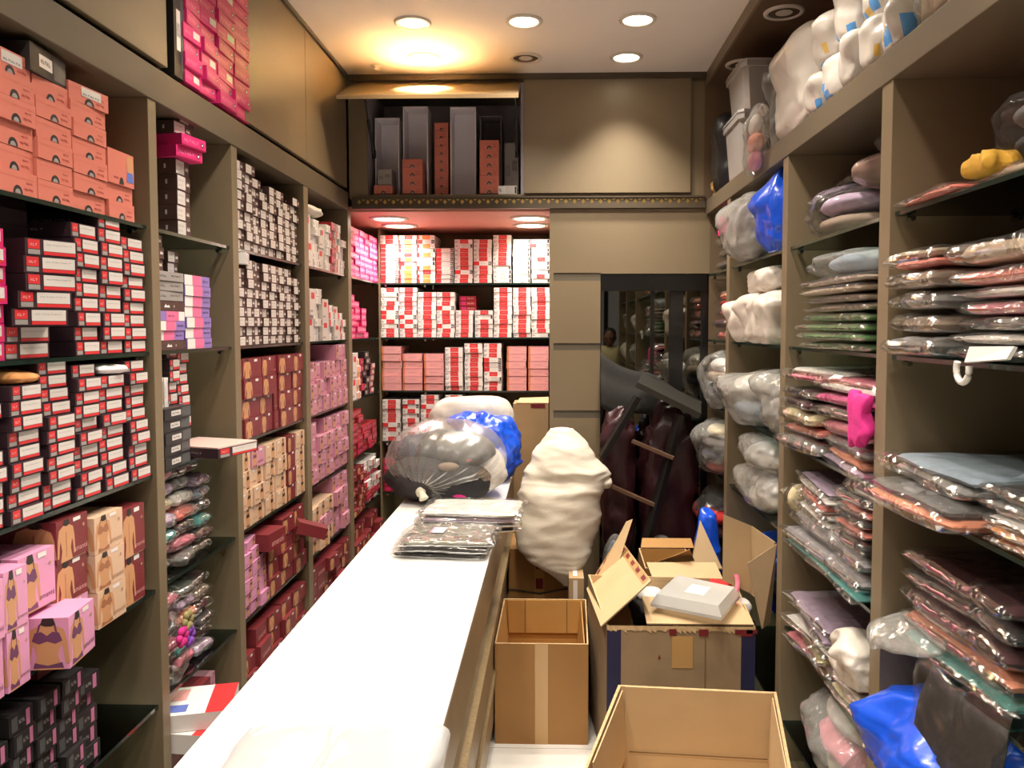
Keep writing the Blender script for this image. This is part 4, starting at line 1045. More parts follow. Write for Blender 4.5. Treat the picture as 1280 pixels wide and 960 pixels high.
# white packs at the near end
for i, (lx, w_, lab) in enumerate(((-.485,.15,'white film-wrapped pack standing on the counter toward the shelves'),(-.30,.19,'white film-wrapped pack standing at the counter aisle edge'))):
    packet(lab, (lx, 1.31, ZT+.001), .30, w_, .06, ['snow','snow'], .04*(1-2*i), seed=60+i, film=M_packfilm, over=.012)
grey_l = ['bottom','second','third','top']
for i in range(3):
    packet(f'dark grey shirt in clear sleeve, {grey_l[i] if i<2 else "top"} of the front pile on the counter', (-.385+.008*i, 2.83-.008*i, ZT+.001+.0225*i), .25, .30, .021, 'dark' if i < 2 else 'greyolive', -.12+.05*i, seed=70+i, over=.035)
    if i == 2:
        b = MB(); b.poly([(-.06,-.03,.0265),(-.02,-.035,.0265),(-.015,.04,.0265),(-.055,.045,.0265)], C_white); b.poly([(-.068,-.03,.0265),(-.06,-.03,.0265),(-.055,.045,.0265),(-.063,.045,.0265)], C_magl); b.build('size_label', [o for o in bpy.data.objects if o.name.startswith('garment_packet')][-1] if False else LASTP[0])
for i in range(4):
    packet(f'white and lilac garment in clear sleeve, {grey_l[i]} of the rear pile on the counter', (-.345+.01*i, 3.16-.01*i, ZT+.001+.0235*i), .24, .36, .022, ('dark','grey','lilac','white')[i], .14-.07*i, seed=80+i, over=.035)
# big clear bag of dark clothes
cb = thing('clear_garment_bag', 'big knotted clear plastic bag of dark clothes lying on the counter', 'bag', (-.50, 3.72, ZT+.001))
rr = random.Random(9)
CS = 1.12
for i, (dx, dy, dz, rx, ry, rz, c) in enumerate([(-.10,-.06,.10,.16,.14,.095,'dark'),(.07,-.08,.09,.14,.12,.085,'black'),(.14,.05,.12,.12,.14,.11,'white'),(-.04,.05,.20,.18,.14,.09,'dark'),(.08,-.02,.22,.13,.12,.08,'grey'),(.0,.1,.1,.2,.12,.1,'grey'),(-.14,.02,.2,.1,.1,.08,'navy')]):
    b = MB(); blob(b, (dx,dy,dz), (rx*CS,ry*CS,rz*CS), F_[c], 20+i, .16, 8, nu=30, nv=18); b.build('clothes', cb)
for i, (dx,dy,dz,c) in enumerate([(.08,-.17,.05,'magenta'),(.10,-.12,.2,'pink'),(.17,-.06,.14,'green'),(.03,-.17,.17,'taupe')]):
    b = MB(); blob(b, (dx,dy,dz), (.045,.03,.02), F_[c], 50+i, .2, 12, nu=14, nv=8); b.build('clothes', cb)
def knot_bag(mb, r, m, seed, axis, npl=26, amp=.035):
    """bag skin whose folds run together at a knot on the given axis"""
    ax = Vector(axis).normalized(); q = ax.to_track_quat('Z','Y'); rows = []; nu, nv = 96, 34
    for a in range(nv+1):
        ph = PI/2 - PI*a/nv; row = []
        for c in range(nu):
            th = 2*PI*c/nu
            p = Vector((math.cos(ph)*math.cos(th), math.cos(ph)*math.sin(th), math.sin(ph)))
            near = max(0, p.z+.25)/1.25
            pl = (.6*math.sin(npl*th+4*noise.noise(Vector((th*2,ph*2,seed))))+.5*noise.noise(Vector((th*9,ph*.8,seed+2))))*amp*near*(1.2 if ph < 1.3 else .4)
            p = p*(1+pl); d_ = q @ p
            w_ = Vector((d_.x*r[0], d_.y*r[1], d_.z*r[2]))
            w_ += w_.normalized()*.014*folds(w_, 7, seed, (1,1,1))
            w_.z = max(w_.z, -r[2]*.93)
            row.append(w_)
        rows.append(row)
    mb.grid(rows, m, close=True)
    return ax
b = MB(); ax = knot_bag(b, (.285,.25,.19), plastic('clear_bag_film', .80, (216,214,208), .24, .3, 8, .16), 4, (-.28,-.72,-.50))
for v in range(len(b.v)): b.v[v] = (b.v[v][0], b.v[v][1], b.v[v][2]+.178)
b.build('plastic_film', cb)
kp = Vector((ax.x*.285, ax.y*.25, ax.z*.19+.178))
b = MB(); blob(b, kp+ax*.012, (.026,.022,.03), mat('knot_film',(222,220,196),.3,coat=.4), 5, .25, 30, nu=16, nv=10); b.tube([kp, kp+ax*.03+Vector((.01,0,.005)), kp+ax*.05+Vector((.03,0,-.01))], [.010,.014,.022], MATS['knot_film'], 10); b.build('knot', cb)
# blue bag behind it
b = MB(); blob(b, (0,0,.165), (.165,.14,.18), M_bluep, 12, .22, 9, nu=72, nv=48, sq=.8); blob(b, (-.10,.0,.30), (.09,.08,.06), M_bluep, 14, .4, 12, nu=40, nv=24)
bb = b.build('blue_plastic_bag', loc=(-.345, 4.13, ZT+.001)); tag(bb, 'crumpled blue plastic bag standing behind the clear bag on the counter', 'bag')
M_whitebag = mat('white_plastic', (206,198,188), .3, coat=.25, noise_amt=.08, nscale=9, bump=.8, bscale=15, ridged=True)
b = MB(); blob(b, (0,0,.205), (.235,.11,.205), M_whitebag, 15, .07, 8, nu=50, nv=28, sq=.55)
tag(b.build('white_plastic_bag', loc=(-.455, 4.44, ZT+.001)), 'plump white plastic bundle at the back of the counter behind the blue bag', 'bag')

# ---------------------------------------------------------- white woven sack
M_sack = mat('woven_sack', (208,198,182), .55, noise_amt=.06, nscale=12, bump=.1, bscale=120)
YS = 3.93
lv = []
for py, a, c_, dy, ry in ((721,704,711,-.13,.012),(708,690,722,-.13,.045),(692,668,733,-.12,.07),(672,652,741,-.07,.12),(640,646,748,-.03,.16),(612,649,750,-.01,.17),(596,656,760,0,.15),(584,661,757,.0,.135),(565,671,742,.02,.115),(549,680,730,.03,.08),(537,692,716,.03,.035)):
    p0, p1 = P(a,py,Y=YS), P(c_,py,Y=YS); lv.append((p0.z, (p0.x+p1.x)/2, YS+dy, (p1.x-p0.x)/2, ry))
sk = thing('woven_sack', 'full white woven sack leaning on a carton between counter and mirror', 'sack', (lv[0][1], lv[0][2], lv[0][0]))
b = MB(); loft(b, lv, M_sack, 6, .034, 7.5, n=84, rows=80, sq=.92, st=(.35,.35,1.3))
org = sk.location.copy(); b.v = [tuple(Vector(v)-org) for v in b.v]; b.build('sack_body', sk)
b = MB(); e = P(754,603,Y=YS-.02); blob(b, Vector(e)-org, (.05,.06,.032), M_sack, 8, .2, 14, nu=24, nv=14); b.build('tied_corner', sk)
b = MB(); e = Vector(P(712,715,Y=3.79))-org; b.tube([e, e+Vector((.01,-.005,-.05)), e+Vector((.03,0,-.03))], .0015, M_sack, 5); b.build('loose_thread', sk)

# ------------------------------------- things leaning against the mirror
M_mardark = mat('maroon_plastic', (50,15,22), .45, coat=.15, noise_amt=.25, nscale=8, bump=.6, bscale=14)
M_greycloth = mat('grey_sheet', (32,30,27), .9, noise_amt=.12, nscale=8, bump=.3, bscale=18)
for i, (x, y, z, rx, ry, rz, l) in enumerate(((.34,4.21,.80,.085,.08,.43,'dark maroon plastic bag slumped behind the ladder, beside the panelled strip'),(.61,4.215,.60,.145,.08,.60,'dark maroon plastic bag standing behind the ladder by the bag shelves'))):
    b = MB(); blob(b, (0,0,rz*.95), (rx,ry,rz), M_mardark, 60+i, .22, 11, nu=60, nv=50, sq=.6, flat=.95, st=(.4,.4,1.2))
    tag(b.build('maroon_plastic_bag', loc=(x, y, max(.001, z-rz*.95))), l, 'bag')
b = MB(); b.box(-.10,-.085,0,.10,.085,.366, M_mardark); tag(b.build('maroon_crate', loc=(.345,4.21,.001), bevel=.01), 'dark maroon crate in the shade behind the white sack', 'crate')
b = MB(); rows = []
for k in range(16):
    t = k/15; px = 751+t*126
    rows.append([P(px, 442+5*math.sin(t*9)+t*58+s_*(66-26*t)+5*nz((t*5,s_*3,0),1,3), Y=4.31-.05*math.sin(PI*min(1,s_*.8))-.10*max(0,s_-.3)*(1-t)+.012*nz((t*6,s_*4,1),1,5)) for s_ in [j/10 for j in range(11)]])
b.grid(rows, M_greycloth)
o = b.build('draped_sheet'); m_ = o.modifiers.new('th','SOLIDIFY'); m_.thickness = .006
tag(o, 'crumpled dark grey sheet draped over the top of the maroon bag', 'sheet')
M_lad = mat('ladder_metal', (30,26,24), .4, metal=.3); M_ladtop = mat('ladder_top', (46,44,39), .5)
lo_ = Vector((.45,3.99,0))
ld = thing('step_ladder', 'dark step ladder leaning against the mirror behind the cartons', 'ladder', lo_)
def bar(par, nm, a, c_, w_, t_, m):
    a, c_ = Vector(a)-lo_, Vector(c_)-lo_; d_ = c_-a; q = d_.to_track_quat('Z','Y').to_matrix().to_4x4(); b = MB(); L_ = d_.length
    b.box(-w_/2,-t_/2,0,w_/2,t_/2,L_,m); me = b.build(nm, par, bevel=.002); me.location = a; me.rotation_euler = q.to_euler(); return me
r2a, r2b = Vector((.645,4.09,1.20)), Vector((.322,3.955,.004))
r1a, r1b = Vector((.43,4.09,1.29)), Vector((.245,4.06,.98))
bar(ld, 'rail', r2a, r2b, .055, .03, M_lad); bar(ld, 'rail', r1a, r1b, .055, .03, M_lad)
M_rung = mat('ladder_rung', (92,66,48), .5)
for (a, c_) in (((790,551),(842,573)),((765,608),(824,634))):
    bar(ld, 'rung', P(*a,Y=4.075), P(*c_,Y=4.03), .022, .02, M_rung)
tp = MB(); tp.slab([P(794,484,Y=4.06)-lo_, P(873,523,Y=4.03)-lo_, P(873,508,Y=4.22)-lo_, P(800,472,Y=4.22)-lo_], .03, M_ladtop); tp.build('top_step', ld, bevel=.004)
for i, (x, y, rx, rz, l) in enumerate(((.235+.08,4.06,.07,.30,'clear plastic bag of pale things on the floor before the mirror'),(.55,4.06,.10,.29,'crinkled clear bag on the floor behind the ochre carton'))):
    t = thing('clear_plastic_bag', l, 'bag', (x, y, .001))
    b = MB(); blob(b, (0,0,rz*.97), (rx*.82,.04,rz*.93), F_[('bluegrey','white')[i]], 90+i, .15, 10, nu=24, nv=18, flat=1); b.build('contents', t)
    b = MB(); blob(b, (0,0,rz), (rx,.055,rz), M_filmw, 92+i, .12, 10, nu=36, nv=26, flat=1); b.build('plastic_film', t)

# --------------------------------------- narrow bay: film-wrapped soft packs
nb = [('bottom','second','third','fourth','fifth','sixth','seventh')]
def soft(z0, cols, place, k0):
    for ci, (y0, y1, seq) in enumerate(cols):
        z = z0+.001
        for i, c in enumerate(seq):
            h = .044 if ci < 2 else .042
            packet(f'{c} film-wrapped pack, {ORD[i+1]} up in {ORD[ci+1]} pile, {place}', (XL-.145+random.uniform(-.015,.015), (y0+y1)/2, z), y1-y0-.012, .2, h-.004, c, random.uniform(-.08,.08), seed=k0+ci*10+i, over=.012, cr=.25); z += h+.002
soft(SH[3], [(2.225,2.36,['taupe','pink','teal','lilac','cream','lilac','pink']),(2.36,2.48,['grey','pink','dark','coral','white','grey','maroon']),(2.48,2.60,['taupe','maroon','teal','grey','bluegrey','lilac'])], 'fourth shelf, narrow bay', 200)
soft(SH[4], [(2.225,2.36,['maroon','dark','pink','dark','maroon','pink']),(2.36,2.48,['pink','teal','grey','peach','lilac','grey']),(2.48,2.60,['lilac','maroon','dark','maroon','taupe','maroon'])], 'fifth shelf, narrow bay', 260)
t = thing('flower_bag', 'clear bag with purple and pink cloth flower hanging at the narrow bay', 'bag', (XL-.035, 2.30, SH[4]+.001))
b = MB(); blob(b, (0,0,.10), (.045,.07,.11), M_film, 31, .25, 14, nu=30, nv=20); b.build('plastic_film', t)
for k, (c, dy, dz) in enumerate((('lilac',.02,.14),('magenta',-.025,.155),('olive',.01,.19))):
    b = MB()
    for j in range(6):
        a = j*PI/3; blob(b, (.048, dy+.02*math.cos(a), dz+.02*math.sin(a)), (.008,.014,.014), {'lilac':fab('violet',(128,70,176)),'magenta':F_['magenta'],'olive':F_['olive']}[c], k*7+j, .1, 20, nu=10, nv=6)
    b.build('cloth_flower', t)
# ================================================= bags and garments, right wall
M_pap = mat('crumpled_white_bag', (214,204,192), .4, coat=.15, noise_amt=.12, nscale=10, bump=.5, bscale=20)
R1, R2, R3, R4 = 'blue-bag bay', 'packed garment bay', 'white-bag bay', 'end bay by the mirror'
def pile(y0, y1, xf, d, z, items, place, seed, rz=.05, film=None, xj=.012, tilt=(0,0)):
    zz = z+.001
    for i, (c, h) in enumerate(items):
        cn = c if isinstance(c, str) else ' and '.join(c)
        packet(f'{cn} garment in clear sleeve, {ORD[i+1]} up, {place}', (xf+d/2+random.uniform(-xj,xj), (y0+y1)/2+random.uniform(-.008,.008), zz), y1-y0-.03, d-.03, h, c, random.uniform(-rz,rz), tilt, seed+i*3, film)
        zz += h+.006
    return zz
def bag(label, loc, r, m, seed, amp=.2, freq=8, sq=.85, contents=None, ek=1.0, nm='plastic_bag', cat='bag', pinch=None, flat=.9, matf=None):
    """loc is the point it rests on; r its half sizes"""
    c = (0, 0, r[2]*flat); er = random.Random(seed); ears = [(Vector((er.uniform(-1,.2), er.uniform(-1,1), er.uniform(.1,1))).normalized(), ek*er.uniform(.15,.38)) for _ in range(3)]
    lim = lambda mb: setattr(mb, 'v', [(x, y, max(z, .0005)) for x, y, z in mb.v])
    if contents is None:
        b = MB(); blob(b, c, r, m, seed, amp, freq, nu=72, nv=48, sq=sq, flat=flat, pinch=pinch, matf=matf, ears=ears); lim(b)
        return tag(b.build(nm, loc=loc), label, cat)
    t = thing(nm, label, cat, loc)
    n = len(contents)
    for i, cc in enumerate(contents):
        f0 = (i+.5)/n; zc = r[2]*flat*2*f0*.88+.008
        s_ = math.sqrt(max(.2, 1-(2*f0-1)**2*.8))*.82
        b = MB(); blob(b, (0,0,zc), (r[0]*s_, r[1]*s_, r[2]*.95/n), F_[cc], seed+10+i, .12, 9, nu=26, nv=14); b.build('contents', t)
    b = MB(); blob(b, c, r, m, seed, amp, freq, nu=72, nv=48, sq=sq, flat=flat, pinch=pinch, ears=ears); lim(b); b.build('plastic_film', t)
    return t
# ---- first bay
pile(1.66, 1.95, XR+.0, .36, SH[0], [('coral',.02)], f'top shelf, {R1}', 300)
packet('sand folded garment in clear sleeve beneath the grey bag, top shelf', (.99, 1.53, SH[0]+.001), .24, .26, .03, 'sand', 0, seed=305)
bag('grey clear bag of dark clothes on the top shelf of the blue-bag bay', (1.0, 1.56, SH[0]+.038), (.15,.16,.075), M_film, 310, contents=['dark','grey'])
b = MB(); pillow(b, .10, .07, .045, fab('mustard',(196,146,44)), 7, n=16, crumple=.7); tag(b.build('mustard_scrap', loc=(.855,1.615,SH[0]+.02)), 'mustard yellow cloth scrap at the top shelf edge', 'cloth')
pile(1.72, 1.95, XR-.015, .36, SH[1], [('grey',.046),('taupe',.046),('grey',.042),('taupe',.04),(('coral','sand'),.044)], f'back pile, second shelf, {R1}', 320)
pile(1.43, 1.70, XR+.02, .36, SH[1], [('dark',.026),('white',.022),('dark',.024),('pink',.028),('white',.02),('coral',.034),('sand',.05)], f'front pile, second shelf, {R1}', 345)
hg = thing('coat_hanger', 'white plastic hanger hook sticking out of the front pile', 'hanger', (.80, 1.56, SH[1]+.0))
M_hang = mat('hanger_plastic', (226,220,212), .3, coat=.3)
b = MB(); b.tube([(-.012, -.024*math.cos(math.radians(q)), -.012+.026*math.sin(math.radians(q))) for q in range(150,385,15)], .0065, M_hang, 8); b.build('hook', hg)
b = MB(); b.slab([(-.012,-.018,.0),(-.012,-.16,.012),(.0,-.16,.034),(-.004,-.02,.03)], .007, M_hang); b.build('arm', hg, bevel=.002)
packet('clear grey packet with peach label overhanging the third shelf edge', (.955, 1.755, SH[2]+.001), .38, .38, .055, ['peach','grey'], .03, seed=370, over=.06)
packet('bluish clear packet lying on top of the peach-labelled packet', (.99, 1.74, SH[2]+.066), .36, .36, .045, ['grey','bluegrey'], -.03, seed=377, over=.06)
pile(1.34, 1.53, XR+.0, .30, SH[2], [('orange',.016),('orange',.016),('white',.014),('grey',.022),('dark',.022)], f'corner pile, third shelf, {R1}', 380)
pile(1.47, 1.90, XR+.02, .36, SH[3], [('teal',.03),('peach',.04),('maroon',.05),('dark',.036),('maroon',.04)], f'fourth shelf, {R1}', 400)
t = thing('clear_plastic_bag', 'clear bag with teal print hanging off the fourth shelf edge', 'bag', (.80, 1.86, SH[3]-.02))
b = MB(); loft(b, [(-.02,-.03,.05,.004,.01),(0,-.025,.04,.012,.05),(.025,0,0,.03,.11),(.05,.03,-.03,.03,.12),(.07,.05,-.04,.01,.1)], M_filmw, 5, .012, 12, n=36, rows=20); b.build('plastic_film', t)
packet('black garment in clear film hanging over the fourth shelf edge', (.772, 1.56, .80), .27, .24, .03, 'black', .05, (0, PI/2+.22), 410, plastic('dark_film', .95, (200,200,200), .2, .8, 14, .09), over=.05, cr=.5)
bag('large blue plastic bag bulging out of the lower bay', (.955, 1.70, SH[4]+.001), (.23,.235,.135), M_bluep, 420, .2, 8, sq=.8, ek=.2)
bag('clear bag of dark stockings lying against the large blue bag', (.765, 1.545, SH[4]+.001), (.04,.09,.085), plastic('smoky_film',.72,(150,150,152),.12,.8,18,.5), 425, contents=['dark','silver'])
# ---- second bay
bag('clear bag of pinkish garments at the top shelf edge, packed garment bay', (.945, 2.52, SH[0]+.001), (.15,.22,.075), M_film, 430, contents=['taupe','lilac'])
bag('dusty rose bag lying behind the clear bag, top shelf', (1.06, 2.36, SH[0]+.12), (.15,.16,.055), plastic('rose_film',.3,(168,136,124),.25,.6,9,.4), 433, contents=['taupe'])
pile(2.5, 2.8, XR+.14, .25, SH[0], [('dark',.04),('black',.04),('maroon',.04),('black',.04),('dark',.04)], f'rear pile, top shelf, {R2}', 436)
b = MB(); blob(b, (0,0,.035), (.05,.05,.04), M_filmw, 437, .4, 16, nu=24, nv=14, pinch=(.2,.03)); tag(b.build('plastic_bag', loc=(.99,2.36,SH[0]+.222)), 'small knotted clear bag on top of the dusty rose bag', 'bag')
z = pile(2.08, 2.60, XR-.02, .32, SH[1], [('green',.022),('green',.02),('green',.022),('green',.022),('taupe',.02),('taupe',.02),('sand',.02),('taupe',.02)], f'second shelf, {R2}', 440, rz=.03)
bag('plump white and blue packet on top of the green and taupe pile', (.96, 2.36, z), (.17,.26,.04), M_filmw, 446, contents=['bluegrey'])
pile(2.47, 2.79, XR-.02, .32, SH[2], [('grey',.05),('coral',.03),('cream',.045),('maroon',.03),('black',.03)], f'rear pile, third shelf, {R2}', 450, rz=.12)
pile(2.06, 2.46, XR-.01, .32, SH[2], [(('lilac','peach'),.05),('silver',.035),('pink',.04),('grey',.035),('magenta',.03),(('white','pink'),.045)], f'front pile, third shelf, {R2}', 470, rz=.12)
packet('white and pink packet laid across both piles under the second shelf', (.985, 2.5, SH[2]+.235), .40, .36, .045, ['pink','white'], .1, seed=490, over=.05)
b = MB(); pillow(b, .11, .13, .05, F_['magenta'], 8, n=16, crumple=.8); b.v = [(z*.7, y, x+.065) for x, y, z in b.v]; tag(b.build('magenta_scrap', loc=(.782,2.10,SH[2]+.10)), 'bright magenta cloth scrap hanging at the front pile edge', 'cloth')
z = pile(2.08, 2.72, XR-.015, .34, SH[3], [('teal',.02),('silver',.045),('silver',.05)], f'fourth shelf, {R2}', 500, rz=.08)
pile(2.38, 2.66, XR-.01, .30, z, [('white',.018),('white',.018),('coral',.018),('white',.018),('lilac',.018)], f'on the silver pile, fourth shelf, {R2}', 510, rz=.05, tilt=(.10,0))
bag('cream rolled garment in film at the rear of the fourth shelf', (.84, 2.735, SH[3]+.10), (.045,.04,.05), M_film, 520, contents=['cream'])
pile(2.06, 2.30, XR-.012, .30, z, [('black',.035),('coral',.02),('black',.02),('coral',.02),('black',.03)], f'dark pile, fourth shelf, {R2}', 525)
pile(2.35, 2.74, XR-.01, .34, SH[4], [('pink',.03),('olive',.028),('white',.02),('lilac',.035),('lilac',.03)], f'fifth shelf, {R2}', 540, rz=.12)
bag('slumped white carrier bag in front of the lilac pile', (.86, 2.19, SH[4]+.07), (.06,.10,.08), M_pap, 555, .42, 13, sq=.7, ek=1.5)
pile(2.05, 2.32, XR-.005, .30, SH[4], [('white',.014),('cream',.014),('white',.014),('white',.012)], f'paper-flat pile, fifth shelf, {R2}', 560)
t = bag('big clear bag of pale clothes slumping from the bottom shelf', (.95, 2.40, SH[5]+.001), (.15,.25,.155), M_filmw, 570, .16, 7, contents=['cream','pink','white'])
bag('smaller cloudy bag on the bottom shelf beside the aisle', (.90, 2.08, SH[5]+.001), (.10,.05,.16), M_film, 575, contents=['olive','grey'])
# ---- third bay
bag('grey clear bag bulging over the top shelf edge, white-bag bay', (.83, 3.42, SH[0]+.001), (.105,.22,.14), M_cloudy, 600, contents=['grey','silver'])
bag('blue plastic bag squeezed beside the grey clear bag', (.87, 3.06, SH[0]+.001), (.10,.13,.16), M_bluep, 603, .2, 9, pinch=(.5,.04))
for i, (y, z, r, l) in enumerate(((3.52,0,(.13,.14,.10),'crumpled white bag with folded corner, second shelf rear'),(3.18,0,(.14,.17,.11),'crumpled white bag with red mark, second shelf front'),(3.28,.20,(.11,.20,.055),'flattened white bag lying on the two crumpled ones'))):
    bag(l, (.92, y, SH[1]+.001+z), r, M_pap, 610+i, .2, 9, sq=.6)
for i, (x, y, z, r, l) in enumerate(((.89,3.42,SH[2],(.15,.24,.12),'cloudy white bag with pointed end on the third shelf'),(.93,3.05,SH[2],(.13,.12,.13),'cloudy bag with buttons showing, third shelf front'),
        (.89,3.26,SH[3],(.11,.25,.085),'cloudy bag underneath, fourth shelf of the white-bag bay'),(.91,3.28,SH[3]+.155,(.12,.24,.075),'cloudy bag lying on top, fourth shelf of the white-bag bay'),
        )):
    bag(l, (x, y, z+.001), r, M_cloudy, 620+i, .2, 8, sq=.8, contents=[['bluegrey','white'],['silver','white','navy'],['white','silver'],['white','bluegrey']][i])
bag('blue bag on the fifth shelf behind the standing flap', (.98, 3.42, SH[4]+.001), (.10,.2,.09), M_bluep, 640, .2, 9)
bag('clear bag of grey garments beside the blue bag, fifth shelf', (.95, 3.0, SH[4]+.001), (.11,.10,.10), M_film, 642, contents=['grey','bluegrey'])
# ---- end bay
pile(3.82, 4.1, XR+.02, .3, SH[0], [('dark',.05),('black',.05),('dark',.05)], f'top shelf, {R4}', 650)
put('mag5', 'pink box on the dark pile beside the end wall', (.90, 3.98, SH[0]+.175), .14, .16, .085, PI)
pile(3.84, 4.12, XR+.01, .3, SH[1], [('coral',.05),('maroon',.05),('coral',.05),('red',.03),('peach',.035)], f'second shelf, {R4}', 660)
bag('clear bag of sand and grey clothes bulging out, third shelf', (.845, 4.03, SH[2]+.001), (.085,.19,.15), M_filmw, 680, contents=['grey','navy','sand','white'])
bag('clear bag of cream, navy and pink clothes bulging out, fourth shelf', (.84, 4.03, SH[3]+.001), (.11,.19,.145), M_filmw, 690, contents=['coral','navy','grey','cream'])
bag('clear bag with red and dark clothes, fifth shelf', (.84, 4.04, SH[4]+.001), (.10,.19,.135), M_film, 700, contents=['maroon','red','black'])
bag('tall blue plastic bag standing on the floor by the end bay', (.735, 3.80, .001), (.065,.075,.40), M_bluep, 710, .2, 10, sq=.8, flat=.97, ek=0)
# ---- on top of the beam
ZBm = 2.3155
M_print_b = mat('pack_print_blue', (84,150,214), .3, coat=.3); M_print_y = mat('pack_print_yellow', (206,170,84), .3, coat=.3)
bag('tan and clear scrap bundle at the far end of the beam', (.86, 4.20, ZBm), (.045,.06,.05), fab('tan',(170,130,70)), 720, .35, 16)
bag('black bag squeezed behind the clear bins on the beam', (.89, 4.02, ZBm), (.10,.12,.20), M_black, 722, .12, 8, sq=.6)
M_bin = plastic('bin_plastic', .3, (186,178,172), .25, .1, 4, .5)
def tub(label, loc, w, d, h):
    t = thing('storage_bin', label, 'bin', loc); b = MB()
    def ring(z, k): return [Vector((x*d/2*k, y*w/2*k, z)) for x, y in ((-1,-.86),(-.86,-1),(.86,-1),(1,-.86),(1,.86),(.86,1),(-.86,1),(-1,.86))]
    b.grid([ring(0,.84), ring(.004,.86), ring(h*.9,.97), ring(h*.9,1.04), ring(h,1.04)], M_bin, close=True, smooth=False); b.poly(list(reversed(ring(0,.84))), M_bin)
    b.build('tub', t)
    b = MB(); b.grid([ring(h,1.06), ring(h+.012,1.05), ring(h+.012,.9), ring(h+.006,.88)], M_bin, close=True, smooth=False); b.poly(ring(h+.006,.88), M_bin); b.build('lid', t)
    b = MB(); blob(b, (0,0,h*.45), (d*.36,w*.36,h*.42), F_['taupe'], 4, .1, 8, nu=20, nv=12); b.build('contents', t)
    return t
tub('lower translucent storage bin on top of the beam', (.955, 3.70, ZBm), .34, .30, .26)
tub('upper translucent storage bin stacked on the other one', (.965, 3.70, ZBm+.276), .33, .30, .20)
b = MB(); b.poly([(-.157,-.02,.06),(-.157,-.09,.06),(-.160,-.09,.15),(-.160,-.02,.15)], C_white)
bag('dark grey bag behind the white bags, beside the bins', (1.03, 3.38, ZBm), (.13,.11,.25), plastic('grey_film',.2,(110,106,98),.3,.5,9,.3), 730, .14, 8)
t = bag('small pale pouch with pink goods hanging over the beam', (.79, 3.20, ZBm-.06), (.035,.10,.13), M_filmw, 735, .25, 12, contents=['pink','peach','white'], sq=.7)
bag('large plain white carrier bag standing on the beam', (.955, 2.88, ZBm), (.15,.22,.19), M_whitebag, 740, .12, 6, sq=.55)
def printed(seed):
    r_ = random.Random(seed); spots = [(r_.randint(8,22), r_.randint(0,47), r_.choice([0,0,1]), r_.randint(2,3)) for _ in range(7)]
    def f(a, b_):
        for (sa, sb, k, w_) in spots:
            if abs(a-sa) <= w_ and abs(b_-sb) <= 1+(w_>2): return (M_print_b, M_print_y)[k]
        return M_whitebag
    return f
pk = [(2.615,.0,.095,.075,.075),(2.47,.0,.09,.075,.08),(2.325,.0,.09,.075,.085),(2.18,.0,.09,.075,.08),(2.035,.0,.09,.075,.085),
      (2.58,.15,.10,.10,.09),(2.39,.155,.10,.10,.10),(2.20,.155,.10,.10,.10),(2.02,.155,.10,.09,.10),(2.46,.33,.10,.13,.085),(2.17,.34,.10,.13,.085)]
nm_ = ['lower row']*5+['middle row']*4+['top row']*2; ix = [1,2,3,4,5,1,2,3,4,1,2]
for i, (y, dz, rx, ry, rz) in enumerate(pk):
    bag(f'white blue-printed pack, {nm_[i]} on the beam, {ORD[ix[i]]} from the carrier bag', (.905+(.02 if dz else 0), y, ZBm+dz), (rx, ry, rz), M_whitebag, 750+i*3, .1, 10, sq=.7, nm='printed_pack', cat='pack', matf=printed(i+2))
# clear bag of beige rolls
t = thing('roll_bag', 'clear bag of beige fabric rolls standing on the beam', 'bag', (.93, 1.74, ZBm))
for k in range(6):
    b = MB(); y = -.15+.06*k; b.lathe([(.001,.02),(.026,.024),(.029,.05),(.029,.24),(.026,.262),(.001,.264)], F_['cream'], (-.06, y, 0), 14); b.build('fabric_roll', t)
b = MB(); blob(b, (0,0,.155), (.125,.21,.165), M_filmw, 790, .08, 8, nu=48, nv=28, sq=.55, flat=.93); b.build('plastic_film', t)
# ---- bags in the bays behind the viewpoint, seen in the mirror
for i, (y, s_, m) in enumerate(((.4,1,M_whitebag),(.2,2,M_cloudy),(-.8,1,M_cloudy),(-.9,2,M_whitebag),(.3,3,M_pap))):
    bag(f'pale bag on a shelf behind the viewpoint, {ORD[i+1]} of five', (.97, y, SH[s_]+.001), (.14,.22,.13), m, 800+i, .15, 8)
# ------------------------- person at the shop front, seen small in the mirror
M_skin = mat('skin', (126,86,62), .55); M_hair = mat('black_hair', (18,14,13), .6); M_shirt = mat('pale_shirt', (206,196,150), .8, noise_amt=.1)
M_trou = mat('dark_trousers', (44,42,48), .85); M_eye = mat('eye_white', (220,215,205), .3); M_shoe = mat('shoe', (24,20,18), .4)
pr = thing('person', 'person in a pale shirt standing at the shop front, reflected in the mirror', 'person', (.73, -1.75, 0), (0,0,.12))
def skin(name, pts, edges, rad, m, sub=2, root=0, par=None):
    me = bpy.data.meshes.new(name); me.from_pydata(pts, edges, []); o = bpy.data.objects.new(name, me); COL.objects.link(o); o.parent = par
    me.materials.append(m)
    sk_ = o.modifiers.new('skin','SKIN'); sk_.use_smooth_shade = True
    for v, r in zip(me.skin_vertices[0].data, rad): v.radius = (r, r) if not isinstance(r, tuple) else r
    me.skin_vertices[0].data[root].use_root = True
    s = o.modifiers.new('sub','SUBSURF'); s.levels = sub; s.render_levels = sub
    return o
bp = [(0,0,.88),(0,0,1.05),(0,0,1.22),(0,0,1.34),(0,.005,1.40)]
pts = list(bp); ed = [(0,1),(1,2),(2,3),(3,4)]; rad = [(.15,.11),(.13,.10),(.15,.11),(.08,.07),(.05,.05)]
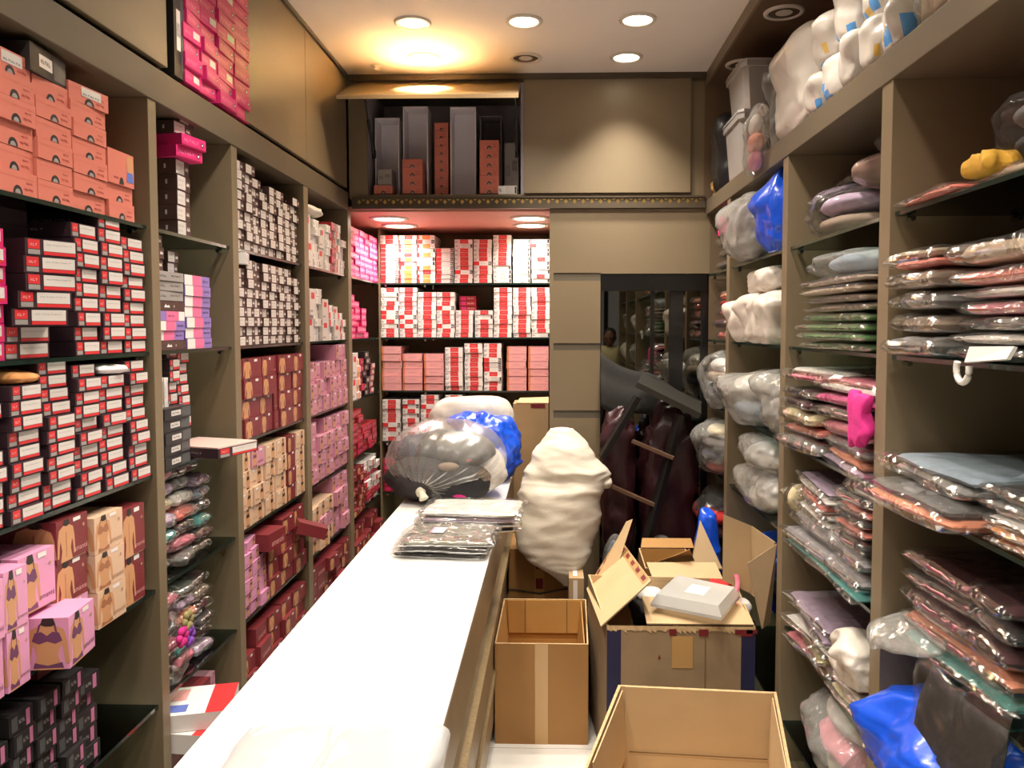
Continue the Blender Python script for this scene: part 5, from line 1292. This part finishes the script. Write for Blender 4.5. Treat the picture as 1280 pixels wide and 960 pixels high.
for s in (-1, 1):
    k = len(pts); pts += [(s*.17,0,1.31),(s*.215,.0,1.06),(s*.21,.10,.86),(s*.205,.14,.80)]; ed += [(3,k),(k,k+1),(k+1,k+2),(k+2,k+3)]; rad += [.06,.045,.033,.026]
    k2 = len(pts); pts += [(s*.09,0,.82),(s*.095,.01,.46),(s*.10,-.01,.08)]; ed += [(0,k2),(k2,k2+1),(k2+1,k2+2)]; rad += [.095,.062,.042]
    for j in range(5):
        f = len(pts); x = s*(.205+(j-2)*.013) if j < 4 else s*.18; ln = (.036,.044,.046,.040,.03)[j]
        pts += [(x,.165 if j<4 else .155,.775 if j<4 else .79),(x,.18,.775-ln),(x-s*.003,.172,.775-ln*1.7)]; ed += [(k+3,f),(f,f+1),(f+1,f+2)]; rad += [.010,.0085,.007]
skin('body', pts, ed, rad, M_skin, 1, 0, pr)
sh = skin('shirt', [(0,0,.86),(0,0,1.05),(0,0,1.22),(0,0,1.34),(-.17,0,1.32),(-.215,0,1.12),(.17,0,1.32),(.215,0,1.12)], [(0,1),(1,2),(2,3),(3,4),(4,5),(3,6),(6,7)], [(.17,.13),(.15,.12),(.17,.13),(.09,.085),.075,.06,.075,.06], M_shirt, 2, 0, pr)
tr = skin('trousers', [(0,0,.88),(-.09,0,.80),(-.095,.01,.46),(-.10,-.01,.08),(.09,0,.80),(.095,.01,.46),(.10,-.01,.08)], [(0,1),(1,2),(2,3),(0,4),(4,5),(5,6)], [(.165,.125),.11,.08,.065,.11,.08,.065], M_trou, 2, 0, pr)
b = MB(); blob(b, (0,.012,1.505), (.078,.096,.115), M_skin, 3, .01, 5, nu=32, nv=24, flat=1)
blob(b, (0,.108,1.50), (.014,.02,.022), M_skin, 3, .01, 5, nu=12, nv=10, flat=1); blob(b, (0,.100,1.452), (.024,.008,.007), mat('lips',(110,56,48),.5), 3, .01, 5, nu=12, nv=8, flat=1)
for s in (-1,1):
    blob(b, (s*.08,.0,1.50), (.010,.022,.032), M_skin, 3, .02, 5, nu=12, nv=10, flat=1); blob(b, (s*.03,.093,1.52), (.013,.012,.008), M_eye, 3, .0, 5, nu=12, nv=8, flat=1); blob(b, (s*.03,.103,1.52), (.005,.005,.005), M_hair, 3, 0, 5, nu=8, nv=6, flat=1)
b.build('head', pr)
b = MB(); blob(b, (0,-.012,1.545), (.086,.098,.09), M_hair, 4, .06, 18, nu=32, nv=22, flat=.75); b.build('hair', pr)
for s in (-1,1):
    b = MB(); blob(b, (s*.10,.05,.035), (.045,.12,.04), M_shoe, 5, .02, 6, nu=20, nv=12, sq=.8); b.build('shoe', pr)
# ------------------------------------------------------------------- picture
SC.view_settings.view_transform = 'Standard'; SC.view_settings.look = 'None'
SC.view_settings.gamma = 1; SC.view_settings.use_curve_mapping = False
SC.view_settings.exposure = 0.0
SC.cycles.max_bounces = 10; SC.cycles.transparent_max_bounces = 16
SC.cycles.diffuse_bounces = 4; SC.cycles.glossy_bounces = 4
SC.cycles.use_denoising = True
SC.cycles.sample_clamp_indirect = 60
